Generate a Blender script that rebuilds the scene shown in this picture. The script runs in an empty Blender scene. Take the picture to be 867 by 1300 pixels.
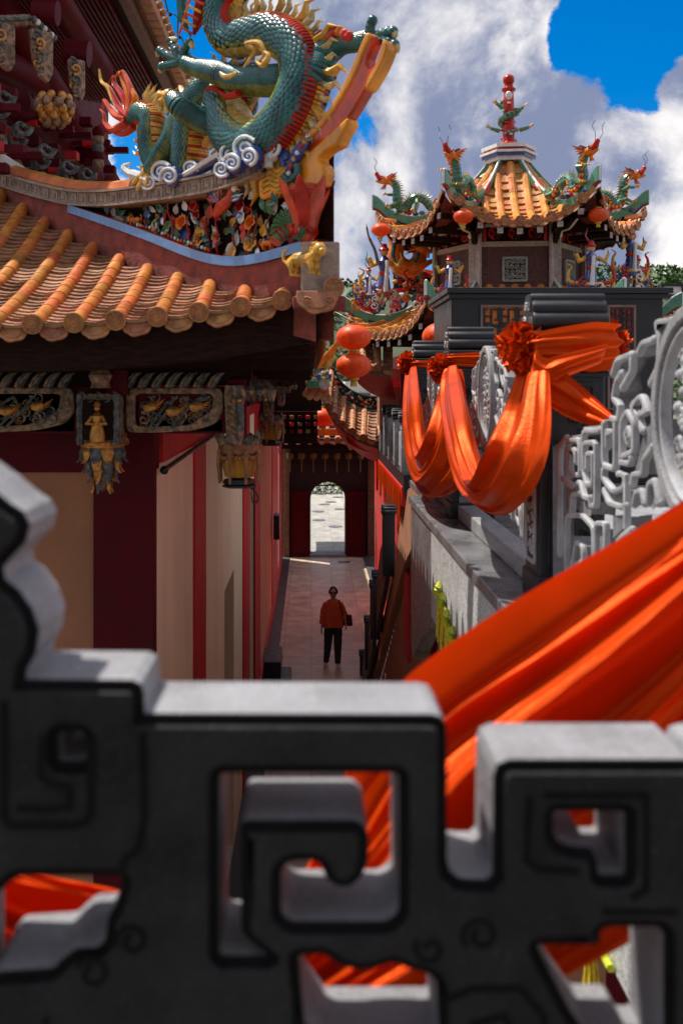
import bpy, bmesh, math, random
from mathutils import Vector as V, Matrix, Euler, noise
random.seed(7)
R=math.radians; PI=math.pi
S=bpy.context.scene; C=S.collection
FPX=1264.0; CX=395.0; CY=485.0
GZ=-6.03                      # alley floor, camera at the origin
def P(x,y,d): return V(((x-CX)*d/FPX, d, (CY-y)*d/FPX))
def PX(x,y,X):                # point of the vertical plane x = X
    d=X*FPX/(x-CX); return V((X,d,(CY-y)*d/FPX))
# ---------------------------------------------------------------- materials
MATS={}
def mat(name,col,rough=.6,var=.15,vscale=8.,bump=.0,bscale=40.,metal=0.,coat=0.,island=0.,speck=0.,speckcol=(0.02,.02,.022),speckscale=220.,sheen=0.,trans=0.,emit=0.,grain=0.,dirt=0.,dirtcol=(.03,.025,.02),stretch=None,spec=.5):
    if name in MATS: return MATS[name]
    m=bpy.data.materials.new(name); m.use_nodes=True; nt=m.node_tree; N=nt.nodes; L=nt.links
    b=N['Principled BSDF']; b.inputs['Roughness'].default_value=rough; b.inputs['Metallic'].default_value=metal
    b.inputs['Coat Weight'].default_value=coat; b.inputs['Coat Roughness'].default_value=.12
    b.inputs['Specular IOR Level'].default_value=spec
    if sheen: b.inputs['Sheen Weight'].default_value=sheen; b.inputs['Sheen Roughness'].default_value=.4
    tc=N.new('ShaderNodeTexCoord'); mp=N.new('ShaderNodeMapping'); L.new(tc.outputs['Object'],mp.inputs[0])
    if stretch: mp.inputs['Scale'].default_value=stretch
    def noi(sc,det=4.,r=.6):
        n=N.new('ShaderNodeTexNoise'); n.inputs['Scale'].default_value=sc; n.inputs['Detail'].default_value=det; n.inputs['Roughness'].default_value=r
        L.new(mp.outputs[0],n.inputs['Vector']); return n
    def mix(a,bv,f,mode='MIX'):
        x=N.new('ShaderNodeMix'); x.data_type='RGBA'; x.blend_type=mode
        for s,v in ((x.inputs[6],a),(x.inputs[7],bv)):
            if hasattr(v,'is_output'): L.new(v,s)
            else: s.default_value=(*v,1) if len(v)==3 else v
        if hasattr(f,'is_output'): L.new(f,x.inputs[0])
        else: x.inputs[0].default_value=f
        return x.outputs[2]
    def ramp(v,a,c):
        r=N.new('ShaderNodeMapRange'); r.inputs[1].default_value=a; r.inputs[2].default_value=c; L.new(v,r.inputs[0]); return r.outputs[0]
    lo=tuple(c*(1-var*1.6) for c in col); hi=tuple(min(1,c*(1+var)) for c in col)
    n1=noi(vscale); cur=mix(lo,hi,ramp(n1.outputs['Fac'],.35,.65))
    if island:
        g=N.new('ShaderNodeNewGeometry'); r=ramp(g.outputs['Random Per Island'],0,1)
        mm=N.new('ShaderNodeMath'); mm.operation='POWER'; mm.inputs[1].default_value=1.6; L.new(r,mm.inputs[0])
        cur=mix(cur,tuple(c*.32 for c in col[:1])+tuple(c*.22 for c in col[1:]),(lambda o:o)(ramp(mm.outputs[0],1-island,1.6)))
        hs=N.new('ShaderNodeHueSaturation'); hm=N.new('ShaderNodeMapRange'); hm.inputs[3].default_value=.485; hm.inputs[4].default_value=.52
        L.new(g.outputs['Random Per Island'],hm.inputs[0]); L.new(hm.outputs[0],hs.inputs['Hue']); L.new(cur,hs.inputs['Color']); cur=hs.outputs[0]
    if dirt:
        n2=noi(vscale*.6,8,.7); cur=mix(cur,dirtcol,ramp(n2.outputs['Fac'],.62-.2*dirt,.85))
    if speck:
        n3=noi(speckscale,2,.5); cur=mix(cur,speckcol,ramp(n3.outputs['Fac'],.62-.1*speck,.64))
        n4=noi(speckscale*.8,2,.5); cur=mix(cur,tuple(min(1,c*1.9+.06) for c in col),ramp(n4.outputs['Color'],.60,.70))
    L.new(cur,b.inputs['Base Color'])
    rr=N.new('ShaderNodeMapRange'); rr.inputs[1].default_value=.3; rr.inputs[2].default_value=.7; rr.inputs[3].default_value=max(.02,rough-.1); rr.inputs[4].default_value=min(1,rough+.12)
    L.new(n1.outputs['Fac'],rr.inputs[0]); L.new(rr.outputs[0],b.inputs['Roughness'])
    if bump:
        nb=noi(bscale,6,.65); bp=N.new('ShaderNodeBump'); bp.inputs['Strength'].default_value=bump; bp.inputs['Distance'].default_value=.01
        L.new(nb.outputs['Fac'],bp.inputs['Height']); L.new(bp.outputs[0],b.inputs['Normal'])
    if trans:
        t=N.new('ShaderNodeBsdfTranslucent'); L.new(cur,t.inputs[0]); ms=N.new('ShaderNodeMixShader'); ms.inputs[0].default_value=trans
        L.new(b.outputs[0],ms.inputs[1]); L.new(t.outputs[0],ms.inputs[2]); L.new(ms.outputs[0],N['Material Output'].inputs[0])
    MATS[name]=m; return m
stone=mat('grey_granite',(.30,.30,.31),.55,.12,6,.25,180,speck=.5,speckscale=260,dirt=.25,dirtcol=(.12,.11,.10))
stone_d=mat('dark_granite',(.014,.014,.017),.42,.2,6,.12,200,speck=.3,speckscale=300,speckcol=(.01,.01,.012))
stone_f=mat('rail_granite',(.25,.25,.265),.62,.14,7,.5,70,dirt=.45,dirtcol=(.13,.12,.11),speck=.3,speckscale=350,speckcol=(.1,.1,.1))
stone_ff=mat('rail_granite_shaded',(.021,.0195,.020),.66,.35,9,.6,70,speck=.3,speckscale=350,speckcol=(.012,.012,.012),spec=.2)  # rail granite darkened, shade of the front faces put into the colour
groove=mat('dark_groove_stone',(.006,.0055,.006),.7,.3,14,.2,120,spec=.12)  # near-black colour for the carved lines and rim edges
polish=mat('polished_granite',(.16,.16,.165),.28,.2,5,.05,90,speck=.6,speckscale=200)
speckled=mat('speckled_granite',(.52,.51,.50),.5,.1,9,.15,160,speck=.9,speckscale=120,speckcol=(.11,.11,.11))
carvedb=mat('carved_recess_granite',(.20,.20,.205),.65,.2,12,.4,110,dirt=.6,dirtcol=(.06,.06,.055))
carved=mat('carved_light_granite',(.38,.38,.39),.55,.12,10,.35,110,dirt=.5,dirtcol=(.10,.10,.09))
cloth=mat('red_satin',(.68,.064,.004),.40,.08,4,.25,70,trans=.20,spec=.1,metal=.42)
cream=mat('cream_plaster',(.88,.62,.41),.85,.05,3,.2,60,stretch=(1,1,.3),dirt=.12,dirtcol=(.5,.34,.22))
tanpl=mat('tan_and_shaded_cream',(.36,.155,.08),.85,.08,3,.12,60)
maroon=mat('maroon_paint',(.085,.0015,.006),.6,.14,5,.06,60,spec=.15)
redp=mat('red_paint',(.52,.006,.014),.5,.14,5,.06,50)
redb=mat('bright_red_paint',(.62,.02,.012),.45,.12,5,.05,50)
dwood=mat('dark_wood',(.022,.008,.005),.7,.4,12,.3,60,stretch=(1,1,6),spec=.12)
brwood=mat('brown_wood',(.16,.075,.04),.6,.35,14,.35,70)
carvew=mat('weathered_carving',(.28,.165,.095),.6,.5,30,.5,80,dirt=.6,dirtcol=(.04,.05,.06))
carveb=mat('blue_grey_carving',(.105,.115,.11),.65,.5,30,.4,80)
gold=mat('gold_leaf',(.55,.25,.06),.38,.3,30,.3,90,metal=.6)
tile=mat('glazed_tile',(.58,.175,.035),.42,.18,9,.2,40,coat=.12,island=.42,spec=.35,dirt=.25,dirtcol=(.2,.09,.04))
tilep=mat('pan_tile',(.36,.165,.085),.5,.3,8,.3,60,island=.5,dirt=.5,dirtcol=(.10,.06,.04))
tiley=mat('yellow_glazed_tile',(.66,.235,.035),.35,.15,5,.1,40,coat=.15,island=.25)
tilec=mat('clay_tile',(.44,.175,.065),.55,.25,12,.4,120,island=.3)
claym=mat('red_plaster',(.26,.055,.038),.85,.25,12,.7,60,dirt=.5,dirtcol=(.16,.07,.06))
bluet=mat('blue_tile',(.10,.24,.50),.25,.15,9,coat=.4)
greent=mat('green_glaze',(.07,.26,.15),.3,.12,6,.05,30,coat=.4)
white=mat('white_paint',(.74,.73,.70),.5,.08,9,dirt=.2,dirtcol=(.4,.38,.35))
beige=mat('beige_relief',(.36,.27,.21),.7,.2,20,.4,120,dirt=.4,dirtcol=(.14,.1,.08))
orangec=mat('orange_ceramic',(.70,.17,.006),.3,.18,5,.08,30,coat=.2,spec=.3)
redc=mat('red_ceramic',(.48,.018,.008),.3,.25,6,.1,30,coat=.2,spec=.3)
yelc=mat('yellow_ceramic',(.68,.36,.04),.35,.25,14,.15,40,coat=.2,dirt=.3)
pale=mat('pale_spine_ceramic',(.58,.46,.19),.4,.3,24,.2,50,coat=.15,dirt=.4)
teal=mat('teal_scale',(.020,.125,.120),.3,.3,9,coat=.3,island=.65,spec=.4)
grnc=mat('green_ceramic',(.06,.20,.09),.3,.3,12,coat=.5)
bluec=mat('blue_ceramic',(.025,.06,.26),.25,.25,14,coat=.6)
whitec=mat('white_ceramic',(.72,.72,.70),.25,.1,14,coat=.5)
pinkc=mat('coral_ceramic',(.60,.075,.035),.35,.25,10,coat=.15,spec=.3)
flamec=mat('flame_glaze',(.58,.055,.006),.32,.25,7,.08,30,coat=.2,spec=.3)
amberc=mat('amber_glaze',(.74,.27,.012),.3,.2,6,.08,30,coat=.2,spec=.3)
tileyd=mat('amber_pan_tile',(.50,.19,.045),.5,.25,9,.2,50,island=.4,dirt=.4,dirtcol=(.12,.06,.03))
brownc=mat('wood_tex_brown',(.30,.12,.05),.6,.3,20)
tealu=mat('teal_under',(.006,.03,.032),.5)
olive=mat('olive_scale',(.16,.20,.03),.3,.3,9,coat=.4,island=.5)
darkgold=mat('dull_and_shaded_gold',(.20,.12,.02),.5,.3,20)  # gold darkened to carry the gate roof's shade on the tassel lamps
blackm=mat('black_metal',(.012,.012,.014),.4,.1)
amber=mat('amber_glass',(.55,.25,.02),.35,.2,10,trans=.25)
lant=mat('lantern_silk',(.88,.105,.008),.42,.08,10,trans=.3)
lantd=mat('lantern_crimson',(.62,.03,.02),.42,.08,10,trans=.3)
leafg=mat('leaf_green',(.07,.14,.03),.6,.4,.6,island=.5)
ybrope=mat('lime_silk',(.50,.55,.03),.4,.15,20,trans=.2)
yelth=mat('yellow_thread',(.72,.50,.02),.5,.15,60)
brick=mat('dark_brick_panel',(.13,.055,.045),.7,.3,20,.6,40)
greyp=mat('tower_grey_stone',(.50,.42,.38),.7,.12,10,.2,90,speck=.3,speckscale=60)
# ---------------------------------------------------------------- mesh builder
ORG={}
class MB:
    def __init__(s): s.v=[]; s.f=[]; s.m=[]; s.mats=[]; s.sm=[]
    def mi(s,m):
        if m not in s.mats: s.mats.append(m)
        return s.mats.index(m)
    def add(s,vs,fs,m,smooth=True):
        o=len(s.v); s.v+= [V(p) for p in vs]
        if isinstance(m,list):
            for f,mm in zip(fs,m): s.f.append([i+o for i in f]); s.m.append(s.mi(mm)); s.sm.append(smooth)
        else:
            k=s.mi(m)
            for f in fs: s.f.append([i+o for i in f]); s.m.append(k); s.sm.append(smooth)
        return s
    def box(s,a,b,m,bev=0.):
        x0,x1=sorted((a[0],b[0])); y0,y1=sorted((a[1],b[1])); z0,z1=sorted((a[2],b[2]))
        if bev<=0:
            vs=[(x,y,z) for x in (x0,x1) for y in (y0,y1) for z in (z0,z1)]
            return s.add(vs,[(0,1,3,2),(4,6,7,5),(0,4,5,1),(2,3,7,6),(0,2,6,4),(1,5,7,3)],m,False)
        bm=bmesh.new(); bmesh.ops.create_cube(bm,size=1)
        for v in bm.verts: v.co=V(((v.co.x+.5)*(x1-x0)+x0,(v.co.y+.5)*(y1-y0)+y0,(v.co.z+.5)*(z1-z0)+z0))
        bmesh.ops.bevel(bm,geom=list(bm.edges),offset=min(bev,(x1-x0)*.4,(y1-y0)*.4,(z1-z0)*.4),segments=2,affect='EDGES',profile=.5)
        s.add([v.co for v in bm.verts],[[v.index for v in f.verts] for f in bm.faces],m,False); bm.free(); return s
    def obox(s,c,hx,hy,hz,rot,m):
        M=rot.to_matrix() if hasattr(rot,'to_matrix') else rot
        vs=[V(c)+M@V((x*hx,y*hy,z*hz)) for x in(-1,1) for y in(-1,1) for z in(-1,1)]
        return s.add(vs,[(0,1,3,2),(4,6,7,5),(0,4,5,1),(2,3,7,6),(0,2,6,4),(1,5,7,3)],m,False)
    def tube(s,pts,rad,m,n=10,caps=True,up=V((0,0,1)),flat=1.,ang=None,smooth=True):
        pts=[V(p) for p in pts]; N=len(pts)
        if not hasattr(rad,'__len__'): rad=[rad]*N
        vs=[];fs=[];ms=[]
        side=None
        for i,p in enumerate(pts):
            t=(pts[min(i+1,N-1)]-pts[max(i-1,0)])
            t=t.normalized() if t.length>1e-9 else V((0,0,1))
            if side is None:
                side=t.cross(up)
                if side.length<1e-3: side=t.cross(V((1,0,0)))
            else: side=side-t*side.dot(t)
            side.normalize(); u=side.cross(t).normalized()
            for k in range(n):
                a=2*PI*k/n; vs.append(p+side*math.cos(a)*rad[i]+u*math.sin(a)*rad[i]*flat)
        for i in range(N-1):
            for k in range(n):
                k2=(k+1)%n; fs.append((i*n+k,i*n+k2,(i+1)*n+k2,(i+1)*n+k)); ms.append(m if ang is None else ang(k/n,i))
        if caps:
            fs.append(tuple(range(n-1,-1,-1))); ms.append(ms[0]); fs.append(tuple((N-1)*n+k for k in range(n))); ms.append(ms[-2])
        return s.add(vs,fs,ms,smooth)
    def lathe(s,prof,c,m,n=20,axis=V((0,0,1)),rib=0.,smooth=True,ribn=0):
        q=V((0,0,1)).rotation_difference(axis); vs=[];fs=[];ms=[]
        for j,(r,z) in enumerate(prof):
            for k in range(n):
                a=2*PI*k/n; rr=r*(1+ (rib*math.cos(a*ribn) if ribn else 0)); vs.append(V(c)+q@V((rr*math.cos(a),rr*math.sin(a),z)))
        for j in range(len(prof)-1):
            for k in range(n):
                k2=(k+1)%n; fs.append((j*n+k,j*n+k2,(j+1)*n+k2,(j+1)*n+k))
                ms.append(m[j%len(m)] if isinstance(m,(list,tuple)) else m)
        if prof[0][0]>1e-4: fs.append(tuple(range(n-1,-1,-1))); ms.append(ms[0])
        if prof[-1][0]>1e-4: fs.append(tuple((len(prof)-1)*n+k for k in range(n))); ms.append(ms[-2] if len(ms)>1 else ms[0])
        return s.add(vs,fs,ms,smooth)
    def ball(s,c,r,m,nu=14,nv=9,sc=(1,1,1),rot=None,noisy=0.):
        vs=[];fs=[]
        for j in range(nv+1):
            th=PI*j/nv
            for k in range(nu):
                a=2*PI*k/nu; p=V((math.sin(th)*math.cos(a)*sc[0],math.sin(th)*math.sin(a)*sc[1],math.cos(th)*sc[2]))*r
                if noisy: p*=1+noisy*noise.noise(p*(3/r)+V(c))
                if rot: p=rot@p
                vs.append(V(c)+p)
        for j in range(nv):
            for k in range(nu):
                k2=(k+1)%nu; fs.append((j*nu+k,(j+1)*nu+k,(j+1)*nu+k2,j*nu+k2))
        return s.add(vs,fs,m)
    def grid(s,fn,nu,nv,m,smooth=True,mf=None):
        vs=[fn(i/nu,j/nv) for i in range(nu+1) for j in range(nv+1)]
        fs=[];ms=[]
        for i in range(nu):
            for j in range(nv):
                a=i*(nv+1)+j; fs.append((a,a+nv+1,a+nv+2,a+1)); ms.append(mf(i/nu,j/nv) if mf else m)
        return s.add(vs,fs,ms,smooth)
    def ext2(s,loops,thick,bev,O,U,Vv,m,bres=1,off=0.,sm=False):
        vs,fs=extrude2d(loops,thick,bev,bres,off); W=U.cross(Vv)
        return s.add([O+U*p[0]+Vv*p[1]+W*p[2] for p in vs],fs,m,sm)
    def build(s,name,parent=None,smooth_angle=35,origin=None,thick=0):
        me=bpy.data.meshes.new(name)
        if parent is not None: o0=ORG[parent.name]
        elif origin is not None: o0=V(origin)
        else:
            xs=[p.x for p in s.v]; ys=[p.y for p in s.v]; zs=[p.z for p in s.v]
            o0=V(((min(xs)+max(xs))/2,(min(ys)+max(ys))/2,min(zs)))
        me.from_pydata([p-o0 for p in s.v],[],s.f); 
        for m in s.mats: me.materials.append(m)
        me.polygons.foreach_set('material_index',s.m); me.polygons.foreach_set('use_smooth',s.sm)
        me.update()
        if smooth_angle and any(s.sm):
            try: me.set_sharp_from_angle(angle=R(smooth_angle))
            except Exception: pass
        o=bpy.data.objects.new(name,me); C.objects.link(o)
        if parent is not None: o.parent=parent
        else: o.location=o0
        ORG[o.name]=V(o0)
        if thick:
            md=o.modifiers.new('Solidify','SOLIDIFY'); md.thickness=thick
        return o
def extrude2d(loops,thick,bev,bres=1,off=0.):
    cu=bpy.data.curves.new('tmp','CURVE'); cu.dimensions='2D'; cu.fill_mode='BOTH'; cu.extrude=max(0,thick/2-bev); cu.bevel_depth=bev; cu.bevel_resolution=bres; cu.offset=-bev+off
    for lp in loops:
        sp=cu.splines.new('POLY'); sp.points.add(len(lp)-1); sp.use_cyclic_u=True
        for p,q in zip(sp.points,lp): p.co=(q[0],q[1],0,1)
    o=bpy.data.objects.new('tmp',cu); C.objects.link(o); dg=bpy.context.evaluated_depsgraph_get(); dg.update()
    me=bpy.data.meshes.new_from_object(o.evaluated_get(dg)); vs=[v.co.copy() for v in me.vertices]; fs=[tuple(p.vertices) for p in me.polygons]
    bpy.data.objects.remove(o); bpy.data.curves.remove(cu); bpy.data.meshes.remove(me)
    return vs,fs
def thing(name,label,cat,loc,group=None,kind=None):
    o=bpy.data.objects.new(name,None); C.objects.link(o); o.location=V(loc); o.empty_display_size=.1; ORG[o.name]=V(loc)
    return tag(o,label,cat,group,kind)
def tag(o,label=None,cat=None,group=None,kind=None):
    if label: o['label']=label
    if cat: o['category']=cat
    if group: o['group']=group
    if kind: o['kind']=kind
    return o
def dup(root,loc,rz=0.,scale=None,label=None):
    def cp(o,par):
        c=o.copy(); C.objects.link(c); c.parent=par; ORG[c.name]=V(loc)
        for ch in [k for k in bpy.data.objects if k.parent is o]: cp(ch,c)
        return c
    c=cp(root,None); c.location=V(loc); c.rotation_euler=(0,0,rz)
    if scale: c.scale=(scale,)*3 if not hasattr(scale,'__len__') else scale
    if label: c['label']=label
    return c
def cr(pts,k=6,closed=False):            # Catmull-Rom through tuples of any length
    n=len(pts); out=[]
    rng=range(n if closed else n-1)
    for i in rng:
        g=(lambda j: pts[j%n]) if closed else (lambda j: pts[max(0,min(n-1,j))])
        p0,p1,p2,p3=g(i-1),g(i),g(i+1),g(i+2)
        for s_ in range(k):
            t=s_/k; out.append(tuple(.5*((2*b)+(-a+c)*t+(2*a-5*b+4*c-d)*t*t+(-a+3*b-3*c+d)*t**3) for a,b,c,d in zip(p0,p1,p2,p3)))
    if not closed: out.append(tuple(pts[-1]))
    return out
def samp(lst,t):
    x=max(0,min(1,t))*(len(lst)-1); i=min(int(x),len(lst)-2); f=x-i
    return tuple(a*(1-f)+b*f for a,b in zip(lst[i],lst[i+1]))
def rnd(lp,r,k=4):                       # round the corners of a closed 2D polygon
    n=len(lp); out=[]
    for i in range(n):
        a=V((*lp[i-1][:2],0)); b=V((*lp[i][:2],0)); c=V((*lp[(i+1)%n][:2],0))
        rr=min(r,(a-b).length*.45,(c-b).length*.45)
        p=b+(a-b).normalized()*rr; q=b+(c-b).normalized()*rr
        for j in range(k+1):
            t=j/k; z=p*(1-t)**2+b*2*t*(1-t)+q*t*t; out.append((z.x,z.y))
    return out
def stroke2(pl,w):                        # closed polygon around an open 2D polyline
    L_,R_=[],[]
    for i,p in enumerate(pl):
        a=V(pl[max(i-1,0)]); b=V(pl[min(i+1,len(pl)-1)])
        if 0<i<len(pl)-1:
            d1=(V(p)-a).normalized(); d2=(b-V(p)).normalized(); n=V((-d1.y-d2.y,d1.x+d2.x))
            n=n.normalized()/max(.5,math.sqrt(max(.05,(1+d1.dot(d2))/2)))
        else:
            t=(b-a).normalized(); n=V((-t.y,t.x))
        L_.append((p[0]+n.x*w/2,p[1]+n.y*w/2)); R_.append((p[0]-n.x*w/2,p[1]-n.y*w/2))
    return L_+R_[::-1]
def spiral2(cx,cy,r0,r1,turns,a0=0,n=26,cw=1):
    return [(cx+(r0+(r1-r0)*i/n)*math.cos(a0+cw*turns*2*PI*i/n),cy+(r0+(r1-r0)*i/n)*math.sin(a0+cw*turns*2*PI*i/n)) for i in range(n+1)]
# ---------------------------------------------------------------- camera, sun, sky
cam=bpy.data.cameras.new('camera'); co=bpy.data.objects.new('camera',cam); C.objects.link(co); S.camera=co
co.location=(0,0,0); co.rotation_euler=(R(90),0,0)
cam.sensor_fit='VERTICAL'; cam.sensor_height=36; cam.sensor_width=24; cam.lens=35*FPX/1264
cam.shift_x=(433.5-CX)/1300; cam.shift_y=-(650-CY)/1300; cam.clip_start=.05; cam.clip_end=3000
cam.dof.use_dof=True; cam.dof.focus_distance=11.; cam.dof.aperture_fstop=3.4
SD=V((-.43,.27,1.0)).normalized()
sun=bpy.data.lights.new('sun','SUN'); sun.energy=3.6; sun.angle=R(.6); sun.color=(1,.945,.86)
so=bpy.data.objects.new('sun',sun); C.objects.link(so); so.rotation_euler=SD.to_track_quat('Z','Y').to_euler()
w=bpy.data.worlds.new('World'); S.world=w; w.use_nodes=True; nt=w.node_tree; N=nt.nodes; L=nt.links
bg=N['Background']; sky=N.new('ShaderNodeTexSky'); sky.sky_type='NISHITA'; sky.sun_disc=False
sky.sun_elevation=math.asin(SD.z); sky.sun_rotation=math.atan2(SD.x,SD.y); sky.air_density=1.0; sky.dust_density=.3; sky.ozone_density=3.
tc=N.new('ShaderNodeTexCoord')
def wn(t,**k):
    n=N.new(t)
    for a,b in k.items(): n.inputs[a].default_value=b
    return n
def wmath(op,a,b=None,c=None,clamp=False):
    n=N.new('ShaderNodeMath'); n.operation=op; n.use_clamp=clamp
    for i,v in enumerate((a,b,c)):
        if v is None: continue
        if hasattr(v,'is_output'): L.new(v,n.inputs[i])
        else: n.inputs[i].default_value=v
    return n.outputs[0]
sep=N.new('ShaderNodeSeparateXYZ'); L.new(tc.outputs['Generated'],sep.inputs[0])
dx,dy,dz=sep.outputs
azx=wmath('DIVIDE',dx,wmath('MAXIMUM',dy,.15)); elz=wmath('DIVIDE',dz,wmath('MAXIMUM',wmath('ABSOLUTE',dy),.15))   # direction cosines over the horizon
mpn=N.new('ShaderNodeMapping'); L.new(tc.outputs['Generated'],mpn.inputs[0]); mpn.inputs['Location'].default_value=(.35,.1,.2)
nz=wn('ShaderNodeTexNoise',Scale=6.4,Detail=14.,Roughness=.63,Distortion=.25); L.new(mpn.outputs[0],nz.inputs['Vector'])
nz2=wn('ShaderNodeTexNoise',Scale=3.2,Detail=5.,Roughness=.5); L.new(tc.outputs['Generated'],nz2.inputs['Vector'])
vor=N.new('ShaderNodeTexVoronoi'); vor.feature='SMOOTH_F1'; vor.inputs['Scale'].default_value=13.; vor.inputs['Smoothness'].default_value=.6
vd=N.new('ShaderNodeVectorMath'); vd.operation='ADD'; sc=N.new('ShaderNodeVectorMath'); sc.operation='SCALE'; sc.inputs['Scale'].default_value=.09
L.new(nz.outputs['Color'],sc.inputs[0]); L.new(tc.outputs['Generated'],vd.inputs[0]); L.new(sc.outputs[0],vd.inputs[1]); L.new(vd.outputs[0],vor.inputs['Vector'])
def blob(x,y,sx,sy,k=1.):                     # a soft region of cloud cover, by compass direction and elevation
    ax=(x-CX)/FPX; ez=(CY-y)/FPX
    a=wmath('MULTIPLY',wmath('SUBTRACT',azx,ax),FPX/sx); b=wmath('MULTIPLY',wmath('SUBTRACT',elz,ez),FPX/sy)
    r=wmath('ADD',wmath('MULTIPLY',a,a),wmath('MULTIPLY',b,b)); return wmath('MULTIPLY',wmath('SUBTRACT',1.,r,clamp=True),k)
cover=None
for bl in ((225,50,95,150,1.5),(190,180,60,60,.8),(805,55,150,95,1.55),(725,60,40,70,.6),(300,-60,120,60,.7)):      # clear gaps
    b=blob(*bl); cover=b if cover is None else wmath('ADD',cover,b)
puffs=None
for bl in ((185,55,32,44,1.3),(895,100,80,60,1.7),(748,106,46,34,.62),(715,95,40,26,.4),(825,270,115,120,1.3),(700,250,70,60,.8),(655,60,50,60,.5),(215,112,20,16,.8)):
    b=blob(*bl); puffs=b if puffs is None else wmath('ADD',puffs,b)
front=wmath('GREATER_THAN',dy,.15)
cover=wmath('ADD',wmath('SUBTRACT',.55,wmath('MULTIPLY',wmath('MULTIPLY',cover,.85),front)),wmath('MULTIPLY',wmath('MULTIPLY',puffs,.8),front))
dens=wmath('ADD',cover,wmath('MULTIPLY',wmath('SUBTRACT',nz.outputs['Fac'],.5),3.1))
dens=wmath('ADD',dens,wmath('MULTIPLY',wmath('SUBTRACT',nz2.outputs['Fac'],.5),.8))
dens=wmath('SUBTRACT',dens,wmath('MULTIPLY',vor.outputs['Distance'],.35))
mask=wn('ShaderNodeMapRange'); mask.interpolation_type='SMOOTHSTEP'; mask.inputs[1].default_value=.0; mask.inputs[2].default_value=.26; L.new(dens,mask.inputs[0])
# cloud brightness: white tops and edges, grey thick bases
# light from above: compare noise with the same noise a little higher up
mp2=N.new('ShaderNodeMapping'); mp2.inputs['Location'].default_value=(.35-.03,.1,.2+.045); L.new(tc.outputs['Generated'],mp2.inputs[0])
nzb=wn('ShaderNodeTexNoise',Scale=6.4,Detail=6.,Roughness=.58,Distortion=.25); L.new(mp2.outputs[0],nzb.inputs['Vector'])
rel=wmath('MULTIPLY',wmath('SUBTRACT',nz.outputs['Fac'],nzb.outputs['Fac']),7.)
thick=wn('ShaderNodeMapRange'); thick.inputs[1].default_value=.05; thick.inputs[2].default_value=.75; thick.inputs[3].default_value=1.; thick.inputs[4].default_value=.0; L.new(dens,thick.inputs[0])
br=blob(850,240,170,170,.75)
dk=blob(500,190,380,330,.62)
lum=wmath('ADD',wmath('SUBTRACT',wmath('ADD',wmath('ADD',wmath('MULTIPLY',thick.outputs[0],.7),wmath('ADD',wmath('MULTIPLY',wmath('SUBTRACT',nz2.outputs['Fac'],.42),1.3),wmath('MULTIPLY',wmath('SUBTRACT',vor.outputs['Distance'],.3),-1.1))),rel),dk),br)
lmr=wn('ShaderNodeMapRange'); lmr.interpolation_type='SMOOTHSTEP'; lmr.inputs[1].default_value=-.7; lmr.inputs[2].default_value=1.25; L.new(lum,lmr.inputs[0]); lum=lmr.outputs[0]
cmx=N.new('ShaderNodeMix'); cmx.data_type='RGBA'; cmx.inputs[6].default_value=(.21,.25,.39,1); cmx.inputs[7].default_value=(.90,.87,.86,1); L.new(lum,cmx.inputs[0])
skm=N.new('ShaderNodeMix'); skm.data_type='RGBA'; skm.blend_type='MULTIPLY'; skm.inputs[0].default_value=1.; skm.inputs[7].default_value=(.27,.38,.50,1); L.new(sky.outputs[0],skm.inputs[6])
hsv=N.new('ShaderNodeHueSaturation'); hsv.inputs['Saturation'].default_value=1.25; L.new(skm.outputs[2],hsv.inputs['Color'])
cs=N.new('ShaderNodeVectorMath'); cs.operation='SCALE'; bk=wn('ShaderNodeMapRange'); bk.inputs[1].default_value=-.55; bk.inputs[2].default_value=.0; bk.inputs[3].default_value=.38; bk.inputs[4].default_value=1.25; L.new(dy,bk.inputs[0])
L.new(wmath('ADD',wmath('MULTIPLY',front,4.5),wmath('MULTIPLY',wmath('MULTIPLY',wmath('SUBTRACT',1.,front),bk.outputs[0]),7.2)),cs.inputs['Scale']); L.new(cmx.outputs[2],cs.inputs[0])  # unseen cloud brightened overhead and dimmed behind camera to shape scene light
fin=N.new('ShaderNodeMix'); fin.data_type='RGBA'; L.new(mask.outputs[0],fin.inputs[0]); L.new(hsv.outputs[0],fin.inputs[6]); L.new(cs.outputs[0],fin.inputs[7])
L.new(fin.outputs[2],bg.inputs[0]); bg.inputs[1].default_value=.15
S.view_settings.view_transform='Standard'; S.view_settings.look='None'; S.view_settings.exposure=.78; S.view_settings.gamma=1
S.cycles.max_bounces=7; S.cycles.use_denoising=True
# ---------------------------------------------------------------- ground and alley
def struct(o): o['kind']='structure'; return o
grd=mat('far_ground',(.16,.15,.12),.9,.2,.05)
m=MB(); m.add([(-900,-300,GZ-.35),(900,-300,GZ-.35),(900,2200,GZ-.35),(-900,2200,GZ-.35)],[(0,1,2,3)],grd,False); struct(m.build('ground'))
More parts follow.
